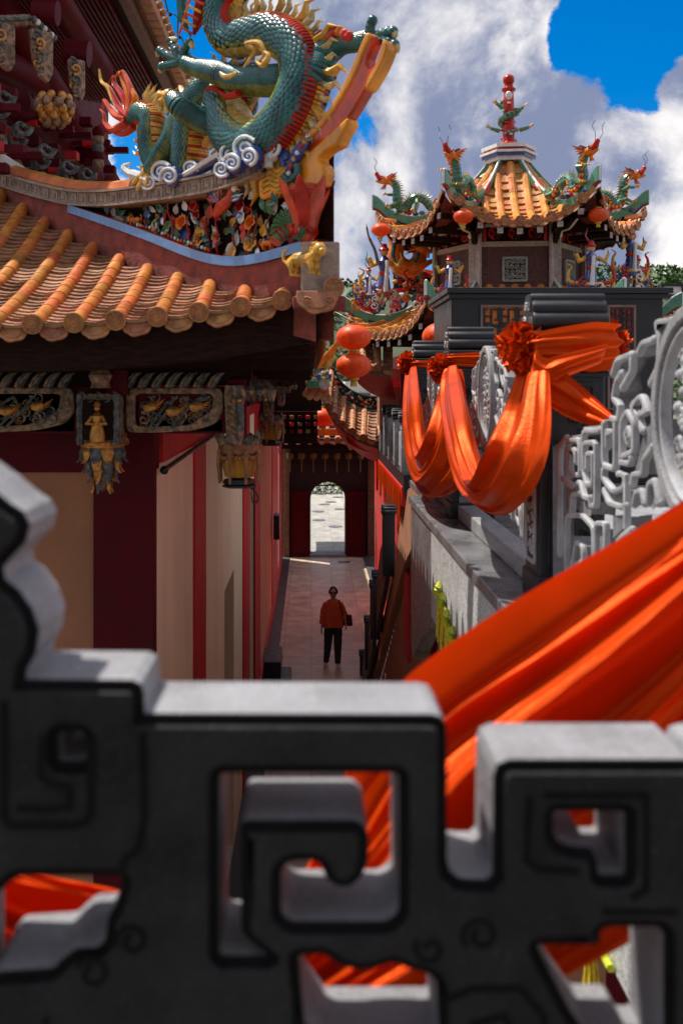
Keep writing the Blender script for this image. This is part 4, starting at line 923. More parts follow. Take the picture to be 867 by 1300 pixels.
for i,y in enumerate(posts):
    x1=XB+.29; h=.17; b=MB()
    b.box((XB,y,-.955),(x1,y+.27,.215),stone_d,.012); b.box((XB-.012,y-.012,-.955),(x1+.012,y+.282,-.84),stone_d,.01)
    p=b.build('post',bal)
    b=MB(); b.box((XB-.02,y-.02,.185),(x1+.02,y+.29,.222),stone_d,.008); b.box((XB-.01,y-.01,.07),(x1+.01,y+.28,.10),stone_d,.006); b.box((XB-.014,y-.014,.02),(x1+.014,y+.284,.045),stone_d,.006)
    b.build('moulding',p)
    b=MB(); scrollcap(b,y+.135,XB-.015,x1+.02,.222,.98); b.build('scroll_cap',p)
    b=MB()
    for z0,z1 in ((-.8,-.42),(-.36,.0)):
        b.ext2([rnd([(0,0),(.19,0),(.19,z1-z0),(0,z1-z0)],.02),rnd([(.02,.02),(.17,.02),(.17,z1-z0-.02),(.02,z1-z0-.02)],.015)],.012,.003,V((XB-.004,y+.23,z0)),V((0,-1,0)),ZV,carved)
        b.ext2([rnd([(0,0),(.21,0),(.21,z1-z0),(0,z1-z0)],.02),rnd([(.02,.02),(.19,.02),(.19,z1-z0-.02),(.02,z1-z0-.02)],.015)],.012,.003,V((XB+.04,y-.004,z0)),V((1,0,0)),ZV,stone_d)
        rs=random.Random(i*7+int(z0*10))
        for k in range(16):
            yy=y+.06+rs.random()*.14; zz=z0+.04+rs.random()*(z1-z0-.08); b.tube([V((XB-.003,yy+a,zz+c)) for a,c in spiral2(0,0,.004,.024,1.1,rs.random()*6,9,rs.choice((-1,1)))],.005,carved,4)
            xx=XB+.07+rs.random()*.15; b.tube([V((xx+a,y-.003,zz+c)) for a,c in spiral2(0,0,.004,.024,1.1,rs.random()*6,9,rs.choice((-1,1)))],.005,stone_d,4)
    b.build('carved_face',p)
# carved panel, traced in its own plane, mirrored about its medallion
XP=1.03
def cz(p): x,y=p; v=PX(700+.2614*x,380+.2614*y,XP); return (-v.y,v.z)       # u=-Y, v=Z
um=-2.634
top=[cz(p) for p in [(35,1240),(35,720),(75,665),(148,655),(150,620),(250,610),(258,585),(300,575),(292,480),(308,440),(298,365),(330,285),(398,265),(425,240),(445,205),(508,190),(530,160),(515,112),(540,92),(600,95)]]
top=[(um-1.62,-.955),(um-1.62,top[1][1])]+top[2:]
disc=[(um+.30*math.cos(a),-.09+.30*math.sin(a)) for a in [PI*(.72-.04*i) for i in range(12)]]
half=top+disc
full=half+[(2*um-a,b) for a,b in half[::-1]]
def mir(l): return [(2*um-a,b) for a,b in l[::-1]]
holes=[[cz(p) for p in h] for h in ([(405,840),(452,650),(500,580),(505,700),(460,760),(450,850)],[(72,890),(112,925),(112,950),(98,1020),(70,1015)],[(300,1060),(352,1055),(348,1100),(300,1150)],[(230,1115),(258,1115),(258,1200),(230,1230)],[(140,990),(192,985),(188,1045),(135,1030)],[(105,1150),(168,1200),(168,1330),(105,1330)],[(270,895),(312,960),(350,930),(350,1000),(300,985)],[(490,905),(512,900),(528,985),(492,1010)])]
strokes=[[(90,860),(85,690),(145,680),(150,855),(100,850),(97,735),(128,730),(128,790)],[(160,835),(163,640),(245,636)],[(170,830),(165,700),(225,695),(225,1000),(200,1005),(200,965)],[(165,830),(178,900),(210,905),(212,750),(182,752),(182,820)],[(262,600),(262,810),(320,825),(320,590)],[(280,720),(280,640),(300,650)],[(350,765),(350,600),(380,545),(410,600),(412,740),(350,765)],[(385,700),(370,660),(385,625),(400,660),(385,700)],[(300,580),(335,585),(342,520),(310,480),(325,400),(350,360)],[(305,370),(330,295),(395,270)],[(350,435),(400,350),(402,270)],[(430,265),(455,215),(508,195)],[(490,415),(532,330),(540,190),(522,115),(590,105)],[(45,1240),(45,725),(80,672)],[(80,1330),(80,1050),(160,1050),(215,1110),(215,1330)],[(225,1250),(225,1090),(272,1090),(272,1250)],[(60,870),(110,912),(150,885),(165,960),(200,970)],[(105,1045),(110,950),(145,945)],[(262,820),(260,870),(310,935),(360,920),(375,860),(335,850)],[(262,925),(290,990),(350,1010),(375,1000)],[(372,870),(372,1110)],[(400,905),(408,852),(455,850),(460,780),(505,715)],[(410,1000),(422,940),(450,930),(462,990)],[(478,990),(485,900),(515,880),(535,990)],[(345,790),(390,800),(400,770)],[(440,590),(400,520),(450,470),(480,540),(440,560)],[(105,1330),(130,1180),(160,1200),(165,1270),(130,1290)],[(440,600),(455,640)],[(330,1180),(360,1150),(400,1120)]]
circ=lambda c,r,n=40: [(um+r*math.cos(2*PI*i/n),c+r*math.sin(2*PI*i/n)) for i in range(n)]
def panel(oy,par,sy=1.,detail=True):
    """carved panel in the plane x=XP, its centre at y=oy"""
    tr=lambda l: [(-oy+(a-um)*sy,b) for a,b in l]
    m=MB(); m.ext2([tr(full)]+[tr(h) for h in holes]+[tr(mir(h)) for h in holes],.09,.006,V((XP+.045,0,0)),V((0,-1,0)),ZV,carvedb,1)
    p=m.build('carved_panel',par,smooth_angle=0)
    m=MB()
    for st in strokes:
        l=[cz(q) for q in st]
        for ll in (tr(l),tr([(2*um-a,b) for a,b in l])):
            l2=ll[:-1]+[(ll[-1][0]*.9+ll[-2][0]*.1,ll[-1][1]*.9+ll[-2][1]*.1)] if (ll[0]==ll[-1]) else ll
            q3=[l2[0]]
            for i_ in range(1,len(l2)-1):
                a_,b_,c_=V(l2[i_-1]),V(l2[i_]),V(l2[i_+1]); q3+=[tuple(b_.lerp(a_,.18)),tuple(b_*.9+a_*.05+c_*.05),tuple(b_.lerp(c_,.18))]
            q3.append(l2[-1]); m.ext2([stroke2(q3,.021)],.024,.006,V((XP-.004,0,0)),V((0,-1,0)),ZV,carved,1); m.ball(V((XP-.004,-ll[-1][0],ll[-1][1])),.014,carved,7,5); m.ball(V((XP-.004,-ll[0][0],ll[0][1])),.011,carved,6,4)
    m.build('scroll_relief',p)
    m=MB()
    for r0,r1,hh in ((.30,.262,.03),(.25,.235,.016)):
        m.ext2([tr(circ(-.09,r0)),tr(circ(-.09,r1))],.02+hh,.006,V((XP-.008,0,0)),V((0,-1,0)),ZV,carved if r0<.28 else stone)
    rs=random.Random(5)
    for k in range(46):
        a=rs.uniform(0,2*PI); r=rs.uniform(.02,.2); c0=um+r*math.cos(a); c1=-.09+r*math.sin(a); sp=tr(spiral2(c0,c1,.004,rs.uniform(.02,.036),1.2,rs.random()*6,11,rs.choice((-1,1))))
        m.tube([V((XP-.006,-u,v)) for u,v in sp],.008,carved,5)
    for k in range(20): a=rs.uniform(0,2*PI); r=rs.uniform(.02,.19); q=tr([(um+r*math.cos(a),-.09+r*math.sin(a))])[0]; m.ball(V((XP-.006,-q[0],q[1])),.017,carved,7,5)
    m.build('medallion',p)
    m=MB(); m.box((XP-.01,oy-1.6*sy,-.955),(XP+.12,oy+1.6*sy,-.86),stone,.01); m.build('bottom_rail',p)
    return p
panel(2.634,bal); panel(5.77,bal,.73); panel(8.27,bal,.61)
# ---------------------------------------------------------------- cloth
def foldf(v,t,ks,ph):
    s=0
    for k,a,p,q in ks: s+=a*(1-2*abs(math.sin(PI*(k*v+p+q*t))))
    return s
def swag(m,A,B,nu,nv,amp,ks,out,bulge=.05,mm=cloth,env=None,ph=0):
    A=cr([tuple(p) for p in A],6); B=cr([tuple(p) for p in B],6)
    def f(u,v):
        a=V(samp(A,u)); b=V(samp(B,u)); e=(env(u) if env else math.sin(PI*min(1,max(0,u)))**.35)
        s=foldf(v,u,ks,ph); n_=noise.noise(V((u*3.1+ph,v*5.3,ph)))*.5
        p=a.lerp(b,v); d=amp*(s+n_)*(.45+.55*e)
        return p+out*(d+bulge*math.sin(PI*v)*e)+(b-a)*(.012*noise.noise(V((u*9,v*9,ph+3))))
    m.grid(f,nu,nv,mm)
big=MB()
oc=V((0,.6,.25)).normalized()*-1
D=lambda x,y,d=1.36: P(x,y,d)
A_=[D(1160,430,1.5),D(1000,545,1.58),D(867,634,1.68),D(700,742,1.70),D(520,866,1.66),D(452,955,1.60),D(405,1060,1.58),D(335,1165,1.5),D(240,1160,1.5),D(150,1112,1.55),D(20,1080,1.6),D(-160,1000,1.6),D(-320,880,1.5)]
B_=[D(1200,560,1.40),D(1120,760,1.40),D(1020,960,1.38),D(880,1130,1.36),D(740,1225,1.35),D(560,1300,1.35),D(400,1345,1.35),D(200,1370,1.35),D(20,1340,1.36),D(-150,1210,1.38),D(-330,1010,1.40)]
swag(big,A_,B_,190,180,.062,[(2.3,1.0,.1,.35),(5.1,.62,.3,-.9),(9.7,.30,.7,1.1)],V((0,-.72,.69)).normalized(),.05,ph=2.)
o=big.build('red_cloth_swag',None,smooth_angle=0); tag(o,'broad sheet of red orange satin sweeping diagonally behind the near scroll railing','cloth')
gar=thing('red_cloth_garland','red satin garland looped from post to post along the side balustrade, tied in rosettes','cloth garland',(XB-.1,6.2,-.5))
XG=.84
G=lambda x,y,X=XG: PX(x,y,X)
ks=[(2.6,.9,.05,.25),(5.3,.6,.3,-.5),(10.1,.28,.2,.9)]
m=MB(); O_=V((-1,-.25,0)).normalized()
swag(m,[G(656,470,.95),G(645,510,.93),G(630,550),G(614,590),G(607,596),G(600,565),G(591,515),G(582,476,.93),G(577,462,.95)],
       [G(690,470,.95),G(690,545,.90),G(678,600,.86),G(652,640,.82),G(622,655,.82),G(590,632,.82),G(572,585,.86),G(562,520,.92),G(565,470,.95)],130,60,.030,ks,O_,.07,ph=1.)
m.build('cloth_loop',gar,smooth_angle=0)
m=MB()
swag(m,[G(563,474,.95),G(557,505,.92),G(548,535),G(541,552),G(537,553),G(535,528),G(532,498),G(527,464,.95)],
       [G(583,468,.97),G(585,520,.96),G(577,590,.92),G(558,622,.84),G(538,632,.82),G(521,602,.82),G(514,540,.86),G(516,468,.95)],110,50,.030,ks,O_,.07,ph=5.)
m.build('cloth_loop',gar,smooth_angle=0)
m=MB()                                                    # second tail below the far loop
swag(m,[G(576,500,.99),G(571,540,.97),G(562,575,.95),G(550,600,.95),G(538,606,.95)],[G(604,560,.99),G(594,600,.97),G(574,624,.95),G(554,632,.95),G(536,634,.95)],40,20,.02,ks,O_,.03,ph=9.)
m.build('lining_fold',gar,smooth_angle=0)
def rosette(c,r,seed):
    m=MB(); rs=random.Random(seed); c=V(c)
    for k in range(36):
        th=math.acos(rs.uniform(-.5,1)); a=rs.uniform(0,2*PI); ax=V((-math.cos(th)-.2,math.sin(th)*math.cos(a)-.25,math.sin(th)*math.sin(a))).normalized()
        q=V((0,0,1)).rotation_difference(ax); R0=r*rs.uniform(.42,.62); p1,p2=rs.random()*6,rs.random()*6; nn=rs.choice((3,4,5))
        def f(u,v):
            a=2*PI*v; rad=R0*u*(1+.12*math.sin(nn*a+p1)); z=r*.52+r*.20*u*u*math.sin(nn*a+p1)+r*.10*u*math.sin((nn+3)*a+p2)+r*.10*u
            return c+q@V((rad*math.cos(a),rad*math.sin(a),z))
        m.grid(f,6,26,cloth)
    m.ball(c,r*.5,cloth,12,8)
    return m.build('rosette',gar,smooth_angle=0)
rosette(G(664,441,.93),.118,1); rosette(G(563,467,.93),.112,2); rosette(G(519,460,.93),.112,3)
def wrap(y,z0,z1,seed,x1=XB+.34,sl=.0):
    m=MB(); rs=random.Random(seed)
    x0=XB-.03; y0=y-.035; y1=y+.31; per=cr([(x0,y0+.1),(x0+.02,y0),(x0+.15,y0-.012),(x1-.05,y0-.005),(x1,y0+.04),(x1,y1-.03),(x1-.06,y1),(x0+.1,y1),(x0,y1-.06)],6,True)
    def f(u,v):
        x,yy=samp(per+[per[0]],u); front=max(0,1-abs(yy-y0)/.1)
        w_=(z1-z0)*(.55+.45*min(1,max(0,(x-x0)/.25)))*(1+.15*math.sin(u*7+seed)); zc=(z0+z1)/2+sl*(x-x0)
        d=.012*foldf(v,u*1.5,[(2.7,1,.1,.3),(5.,.5,.5,-.7)],0)+.010*noise.noise(V((u*6,v*3,seed)))
        n_=V((x-(x0+x1)/2,(yy-(y0+y1)/2)*1.0,0)).normalized(); return V((x,yy,zc+(v-.5)*w_))+n_*(d+.02*math.sin(PI*v))
    m.grid(f,90,22,cloth); return m.build('post_wrap',gar,smooth_angle=0)
wrap(posts[0],.04,.25,1,sl=.02); wrap(posts[1],.09,.22,2); wrap(posts[2],.12,.22,3)
m=MB()                                                    # strand from the rosette across the post front down to the panel
Q=lambda x,y,d: P(x,y,d)
swag(m,[Q(688,462,4.2),Q(715,472,4.17),Q(745,496,4.12),Q(778,527,3.95)],[Q(682,500,4.2),Q(705,522,4.17),Q(740,538,4.12),Q(772,543,3.95)],50,20,.014,[(2.2,1,.1,.2),(4.3,.4,.1,-.2)],V((-.3,-1,0)).normalized(),.03,ph=3.)
swag(m,[Q(680,440,4.2),Q(692,455,4.18),Q(720,448,4.17),Q(772,436,4.2)],[Q(672,478,4.2),Q(690,492,4.18),Q(715,480,4.17),Q(762,462,4.2)],40,16,.012,[(2.2,1,.1,.2)],V((-.2,-1,0)).normalized(),.02,ph=6.)
m.build('cross_strand',gar,smooth_angle=0)
m=MB(); rs=random.Random(9); c=Q(778,436,4.35)
for k in range(26):
    a=rs.uniform(0,2*PI); d=V((abs(math.cos(a))*.8,rs.uniform(-.6,.2),math.sin(a)*1.2)); e=rs.uniform(.03,.08); s_=rs.random()*6
    m.grid(lambda u,v,d=d,e=e,s_=s_: c+d*e*u+V((.014*math.sin(v*9+s_)*u,(v-.5)*.05*(.4+u),.02*(v-.5)+.014*math.sin(v*7+s_)*u)),5,7,cloth)
m.build('frayed_knot',gar,smooth_angle=0)
# knotted lime rope below the ledge
rope=thing('knotted_garland','lime yellow silk knots with tassels hanging under the granite ledge','silk garland',(XB-.13,5.5,-1.9))
kn=MB(); tk=MB()
rp=[PX(x,y,.815) for x,y in cr([(556,748),(560,758),(565,775),(571,800),(580,822),(600,870),(640,950),(700,1080),(775,1230)],5)]
kn.tube(rp,.012,ybrope,7); kn.build('cord',rope)
for k in range(3,len(rp)-2,5):
    p=rp[k]; b=MB()
    for q in range(3): b.tube([p+V((0,.0,-.05))+V((.0,0,0)),p+V((-.02,.03*math.cos(q*2),-.0+.012*q)),p+V((-.012,-.03*math.cos(q*2),.05)),p+V((0,0,.07))],[.01,.022,.022,.01],[ybrope,yelth,ybrope][q],8)
    kb=b.build('silk_knot',rope)
    b=MB()
    for q in range(9): b.tube([p+V((.01*math.cos(q),.012*math.sin(q),-.05)),p+V((.02*math.cos(q),.03*math.sin(q*2),-.17)),p+V((.022*math.cos(q),.035*math.sin(q),-.28-.02*(q%3)))],[.006,.006,.004],yelth,4)
    b.build('tassel',kb)
# ---------------------------------------------------------------- terraces, stairs
m=MB(); m.box((XB+.30,1.2,-1.3),(9,9.8,-1.01),stone); struct(m.build('terrace'))
uw=thing('terrace_wall','tan and maroon painted wall under the upper terrace beside the alley','wall',(2.2,6,GZ))
m=MB(); m.box((1.46,2.2,GZ),(1.6,9.8,-1.35),tanpl); m.box((1.5,-.5,GZ),(1.7,2.2,-1.35),maroon); m.box((1.6,9.6,GZ),(8,9.8,-1.35),tanpl); m.build('wall',uw)
m=MB(); m.box((1.40,1.3,-1.72),(1.47,9.8,-1.40),maroon); m.box((1.38,8.6,-3.6),(1.455,9.4,-1.7),maroon); m.box((1.36,2.0,GZ),(1.47,4.6,-1.7),maroon); m.build('painted_beam',uw)
st=thing('stone_staircase','steep stone staircase dropping away to the alley with tan triangular side and dark scroll posts','staircase',(1.6,15.5,GZ))
sz=lambda y: -1.0-.6*(y-10.9)
m=MB()
m.box((1.28,9.8,-1.35),(2.6,10.9,-1.012),stone)
n=28
for i in range(n):
    y=10.9+i*.3; z=-1.0-.18*(i+1); m.box((1.28,y,z-.4),(2.6,y+.302,z),stone)
m.build('steps',st)
m=MB(); U_=V((0,-1,0)); 
m.ext2([[(-10.7,-1.05),(-10.7,-1.6),(-12.6,-2.35),(-19.3,GZ+.0),(-20.0,GZ+.0),(-20.0,-6.0),(-12.7,-1.93),(-12.0,-1.3)][::-1]],.10,.004,V((1.21,0,0)),U_,ZV,tanpl)
m.build('side_band',st)
m=MB(); m.add([(1.25,9.82,-1.38),(1.25,10.9,-1.38),(1.25,18.9,GZ),(1.25,9.82,GZ)],[(0,1,2,3)],tanpl,False); m.box((1.20,12.4,-3.5),(1.249,13.0,-2.4),redp); m.box((1.20,9.9,-2.75),(1.249,11.2,-2.25),maroon); m.build('side_wall',st)
for y,zt_ in ((13.9,-1.72),(16.1,-3.05),(16.8,-3.35),(18.5,-4.35),(20.4,-5.5)):
    m=MB(); m.box((1.0,y,zt_-1.0),(1.17,y+.17,zt_-.12),stone_d,.01)
    scrollcap(m,y+.085,.985,1.185,zt_-.13,.75); m.build('scroll_post',st)
m=MB()
for y0,y1 in ((14.1,16.1),(17.0,18.5),(18.7,20.4)):
    za,zb_=sz(y0),sz(y1); m.ext2([[(-y0,za+.1),(-y0,za+.75),(-(y0+y1)/2,(za+zb_)/2+.98),(-y1,zb_+.75),(-y1,zb_+.1)][::-1]],.07,.006,V((1.08,0,0)),U_,ZV,stone_d)
m.build('carved_rail_panel',st)
t2=thing('raised_terrace','far raised terrace with a row of light carved granite railing posts over a red wall','terrace',(2.6,20.5,GZ))
m=MB(); m.box((1.62,17.4,-1.95),(6,24.2,-1.62),stone_d); m.build('deck',t2)
m=MB(); m.box((1.86,21.5,GZ),(6,29.3,-1.95),redb,.01); m.box((1.87,17.5,GZ),(6,21.5,-1.95),tanpl); m.build('red_wall',t2)
m=MB(); m.box((1.60,17.6,-2.2),(1.66,24.2,-1.86),redb,.004)
for k in range(16):
    y=17.8+k*.4; m.grid(lambda u,v: V((1.585-.02*math.sin(u*9+k),y+u*.34,-1.9-v*(.38+.32*((k*5)%3==0)))),5,3,cloth)
m.build('red_valance',t2)
bp=[]
for i,y in enumerate((17.7,19.2,20.6,21.9,23.2)):
    m=MB(); m.box((1.6,y,-1.62),(1.84,y+.22,-.72),carved,.01); m.box((1.57,y-.03,-.72),(1.88,y+.25,-.66),stone_d,.006)
    scrollcap(m,y+.11,1.57,1.88,-.66,.9)
    for k in range(12): m.tube([V((1.62+.2*((k*3)%5)/5+a,y-.004,-1.5+.065*k+b)) for a,b in spiral2(0,0,.004,.03,1.1,k,9)],.006,carved,4)
    m.build('railing_post',t2)
m=MB(); m.box((1.68,17.9,-1.60),(1.74,23.3,-.95),carved,.008); m.build('railing_panel',t2)
m=MB(); m.box((-.93,24.6,-3.9),(-.78,25.1,-3.3),blackm,.02); m.tube([(-.9,24.8,-3.9),(-.9,24.8,-5.2)],.02,white,6); tag(m.build('wall_box'),'small black box fitting with a pale pipe on the red wall near the gate','wall fitting')
# bench blocks at the foot of the left wall
m=MB(); m.box((-.99,20.2,GZ),(-.62,21.4,-5.68),stone_d,.015); m.box((-.62,19.6,GZ),(-.40,20.5,-5.86),stone_d,.015); tag(m.build('stone_step'),'dark stone step against the foot of the red and cream wall','step')
# ---------------------------------------------------------------- gatehouse at the end of the alley
gt=thing('gatehouse','dark gatehouse closing the alley with an open arch and two maroon door leaves','gatehouse',(.7,34.8,GZ))
arch=[(-.02,GZ-.1)]+[(-.02,GZ+1.98)]+[(.575+.595*math.cos(a),GZ+1.98+.58*math.sin(a)) for a in [PI-PI*i/16 for i in range(1,16)]]+[(1.17,GZ+1.98),(1.17,GZ-.1)]
m=MB(); m.ext2([[(-1.0,GZ-.1)]+[(-.02,GZ-.1)]+arch[1:-1]+[(1.17,GZ-.1),(2.6,GZ-.1),(2.6,-1.7),(-1.0,-1.7)]],.5,.02,V((0,34.75,0)),V((1,0,0)),ZV,stone_d)
for z in (-3.6,-2.9): m.box((-1.0,34.45,z),(2.6,34.49,z+.05),stone_d)
m.box((-1,35.02,-3.3),(2.6,38.5,-1.2),dwood); m.build('wall',gt)  # unseen body behind the gate, added to keep sun off the lamps
for x0,x1 in ((-.72,-.06),(1.2,1.86)):
    m=MB(); m.box((x0,34.30,GZ+.02),(x1,34.4,-3.75),maroon,.01); m.box((x0+.08,34.28,GZ+.2),(x1-.08,34.30,-3.95),maroon,.01); m.build('door_leaf',gt)
for x in (-.85,2.05):
    m=MB(); m.box((x-.1,34.2,GZ),(x+.1,34.45,-2.2),brwood,.01); m.build('pillar',gt)
m=MB(); m.box((-.05,34.3,GZ-.02),(1.2,35.1,GZ+.08),stone,.01); m.build('threshold',gt)
gs=lambda a,t: V((a,33.4+t,-1.95+.45*t+.25*abs((a-.8)/2)**3))
A,B,E=tile_face(gs,[-.9+.36*k for k in range(10)],0,lambda a:1.5,.1,.36,.4,tilec,dwood,tilec,False)
A.build('cover_tiles',gt); B.build('roof_bed',gt); E.build('tile_ends',gt)
m=MB(); m.box((-1,33.5,-2.25),(2.6,34.4,-2.02),dwood)
for k in range(9): m.box((-.9+.4*k,33.42,-2.1),(-.78+.4*k,33.5,-1.9),white)
m.build('eave_beam',gt)
# yellow tassel lamps in a row
for k in range(7):
    x=-.72+.4*k; 
    if k==0:
        q=thing('tassel_lantern','','lantern',(x,34.05,-2.6),'small yellow lanterns hung in a row under the far gate roof')
        m=MB(); m.lathe([(.02,.14),(.1,.1),(.13,0),(.1,-.1),(.02,-.14)],(x,34.05,-2.52),darkgold,10,rib=.06,ribn=6); m.tube([(x,34.05,-2.1),(x,34.05,-2.4)],.01,blackm,4); m.build('lamp_body',q)
        m=MB(); m.tube([(x,34.05,-2.66),(x,34.05,-3.1)],[.025,.02],darkgold,6); m.build('tassel',q); q0=q
    else: q=dup(q0,(x,34.05,-2.6))
    q['label']='small yellow tasselled lantern hanging in the dark row under the far gate roof'
# ---------------------------------------------------------------- middle distance roofs
def roof_piece(name,label,eave,d,ridge,sp,r,under,depth=1.4,flower=True,trim=stone_d):
    """eave and ridge: lists of (px,py) at distances d and d+depth; an upturned tiled roof with a flowered ridge band"""
    E_=[P(x,y,d) for x,y in eave]; R_=[P(x,y,d+depth) for x,y in ridge]
    t=thing(name,label,'roof',(E_[-1]+R_[-1])/2)
    Ec=cr([tuple(p) for p in E_],8); Rc=cr([tuple(p) for p in R_],8)
    Lh=sum((V(a)-V(b)).length for a,b in zip(Ec,Ec[1:]))
    Sf=lambda a,t_: V(samp(Ec,a/Lh)).lerp(V(samp(Rc,a/Lh)),t_/depth)
    A,B,E=tile_face(Sf,[sp*.4+sp*k for k in range(int(Lh/sp))],0,lambda a:depth*.9,r,sp,r*3,tilec,tilep,tilec,False)
    A.build('cover_tiles',t); B.build('pan_tiles',t); E.build('tile_ends',t)
    m=MB(); h=.34
    ring=[(0,-.09),(h,-.09),(h,.09),(0,.09),(0,-.09)]
    for (a,b),(c,dd) in zip(ring,ring[1:]): m.grid(lambda u,v: V(samp(Rc,u))+V((0,b+(dd-b)*v,a+(c-a)*v-.05)),30,1,trim,False)
    for z in (-.06,h-.05): m.tube([V(samp(Rc,i/30))+V((0,-.10,z)) for i in range(31)],.035,greent if z<0 else trim,6)
    m.build('ridge_band',t)
    if flower:
        m=MB(); rs=random.Random(int(d*7))
        for k in range(90):
            u=rs.random(); p=V(samp(Rc,u))+V((0,-.11,rs.uniform(0,h-.1))); m.ball(p,rs.uniform(.02,.055),[redc,yelc,whitec,grnc,grnc,pinkc][k%6],6,4,noisy=.3)
        m.build('flower_relief',t)
    m=MB(); m.grid(lambda u,v: V(samp(Ec,u)).lerp(V(samp(Ec,u))+V((.25,1.6,-.55)),v)+V((0,.02,-.1)),20,2,under); m.grid(lambda u,v: V(samp(Ec,u))+V((0,.03,-.02-.14*v)),20,1,brwood,False)
    m.build('underside',t)
    return t
roof_piece('curved_roof','upturned clay tile roof with dark flowered ridge and red underside above the red pier',[(414,512),(424,528),(440,543),(460,555),(486,563)],24.,[(419,462),(426,490),(442,508),(462,517),(490,519)],.30,.085,redb)
roof_piece('curved_roof','higher small clay tile roof with dark ridge behind the pair of red lanterns',[(444,447),(456,457),(472,465),(496,470)],20.5,[(442,400),(452,412),(470,420),(497,418)],.30,.085,redb,1.2)
sh=thing('side_hall','tan and maroon side hall under the curved roofs at right of the alley','building',(3,28,GZ))
m=MB(); m.box((2.5,24.7,-1.9),(7,33,-1.0),tanpl); m.box((2.0,22.2,-1.5),(7,28,.6),maroon); m.box((1.55,22.6,-1.0),(2.0,23.4,.3),tanpl); m.box((1.45,22.5,-.12),(2.6,24,.05),redb); m.build('wall',sh)
m=MB(); m.ext2([[(a.x,a.z) for a in (P(426,530,24.6),P(432,535,24.6),P(441,560,24.6),P(448,572,24.6),P(444,572,24.6),P(434,556,24.6))][::-1]],.6,.01,V((0,25.0,0)),V((1,0,0)),ZV,cream)
m.ext2([[(a.x,a.z) for a in (P(432,540,24.7),P(486,568,24.7),P(486,578,24.7),P(462,573,24.7),P(446,566,24.7))][::-1]],.5,.01,V((0,25.1,0)),V((1,0,0)),ZV,redb); m.build('gable_trim',sh)
# next hall of the temple along the alley, corner with its own prow
nh=thing('hall_corner','small sunlit corner of the next temple hall with golden prow and green banded eave','temple',(.0,18.5,-.4))
m=MB()
for pts,mm in (([(399,470),(412,466),(424,452),(431,436),(434,428),(432,426),(424,436),(414,448),(404,458)],orangec),([(404,468),(418,466),(426,456),(424,452),(412,460)],yelc),([(431,452),(436,440),(441,428),(443,412),(440,412),(436,426),(430,438)],yelc)):
    q=[P(x,y,18.) for x,y in pts]; m.ext2([[(p.x,p.z) for p in q]],.22,.02,V((0,18.0,0)),V((1,0,0)),ZV,mm)
m.build('prow',nh)
m=MB(); 
a,b=P(389,487,18.2),P(418,492,18.2)
m.box((a.x,18.2,b.z-.02),(b.x,18.6,a.z+.06),greent,.01); m.box((a.x-.02,18.22,b.z-.14),(b.x,18.6,b.z-.02),pinkc,.01); m.lathe([(.0,0),(.10,.0),(.10,.05),(0,.05)],P(412,488,18.15),greyp,14,V((0,-1,0)))
m.build('eave_band',nh)
m=MB()
for k in range(4): c=P(388+9*k,500+1*k,18.2); roundel(m,c,V((0,-1,0)),.055,tilec,False); drip(m,c+V((.07,0,-.02)),V((1,0,0)),V((0,-.2,-1)).normalized(),.13,.1,tilec,False)
m.build('tile_ends',nh)
m=MB(); rs=random.Random(8)
for k in range(60): m.ball(P(rs.uniform(387,420),rs.uniform(470,486),18.2+rs.random()*.3),rs.uniform(.02,.05),[grnc,redc,whitec,yelc,bluec][k%5],6,4,noisy=.3)
m.build('ceramic_flowers',nh)
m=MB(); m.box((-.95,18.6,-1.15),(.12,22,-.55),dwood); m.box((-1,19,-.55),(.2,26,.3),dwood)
for k in range(4): m.lathe([(.02,0),(.09,.04),(.1,.16),(.03,.24)],P(408,470,18.),redc,8)
m.build('eave_shadow_box',nh)
for i in range(3):
    m=MB()
    for j in range(7): m.box((-.85+.15*j,18.45,-.95+.13*i),(-.77+.15*j,18.6,-.88+.13*i),[maroon,redp,darkgold][(i+j)%3],.01)
    m.build('bracket_row',nh)
# sunlit clutter over the gate
m=MB(); 
for k in range(6): m.box((.02+.13*k,30.2,-1.28),(.10+.13*k,30.35,-.98),yelc,.01)
m.box((-.1,30.15,-1.34),(.9,30.4,-1.28),orangec,.01); m.box((-.5,30.3,-1.42),(-.2,30.5,-1.1),lant,.01)
m.box((-.2,30.1,-1.62),(1.0,30.5,-1.42),orangec,.03); tag(m.build('offering_table'),'sunlit orange and yellow balustered table above the far gate roof','table')
# ---------------------------------------------------------------- octagonal tower
TC=V((4.16,21.0,0)); tw=thing('hexagonal_tower','hexagonal brick tower under two tiers of orange tiled roofs with green upturned ridges','tower',(TC.x,TC.y,GZ))
T8=math.tan(PI/6); ROT=R(-6)
def octo(R_,z,rot=R(-6)): return [TC+V((R_*math.cos(rot+k*PI/3),R_*math.sin(rot+k*PI/3),z)) for k in range(6)]
def prism(m,R0,z0,R1,z1,mm):
    a=octo(R0,z0); b=octo(R1,z1); m.add(a+b,[(k,(k+1)%6,6+(k+1)%6,6+k) for k in range(6)]+[tuple(range(5,-1,-1)),tuple(range(6,12))],mm,False)
RWl=1.50
m=MB(); prism(m,RWl,GZ,RWl,3.25,brick); m.build('brick_wall',tw)
for k in range(6):
    an=k*PI/3+ROT; c=TC+V((RWl*math.cos(an),RWl*math.sin(an),0))
    if math.sin(an)>.5: continue
    m=MB()
    for s in (-1,1):
        fa=an+s*PI/6; n_=V((math.cos(fa),math.sin(fa),0)); l=V((-math.sin(fa),math.cos(fa),0))*(-s)
        rot=Matrix((l,n_,V((0,0,1)))).transposed()
        m.obox(c+l*.075+n_*.0+V((0,0,-1.4)),.075,.025,4.6,rot,greyp)
    m.build('corner_pilaster',tw)
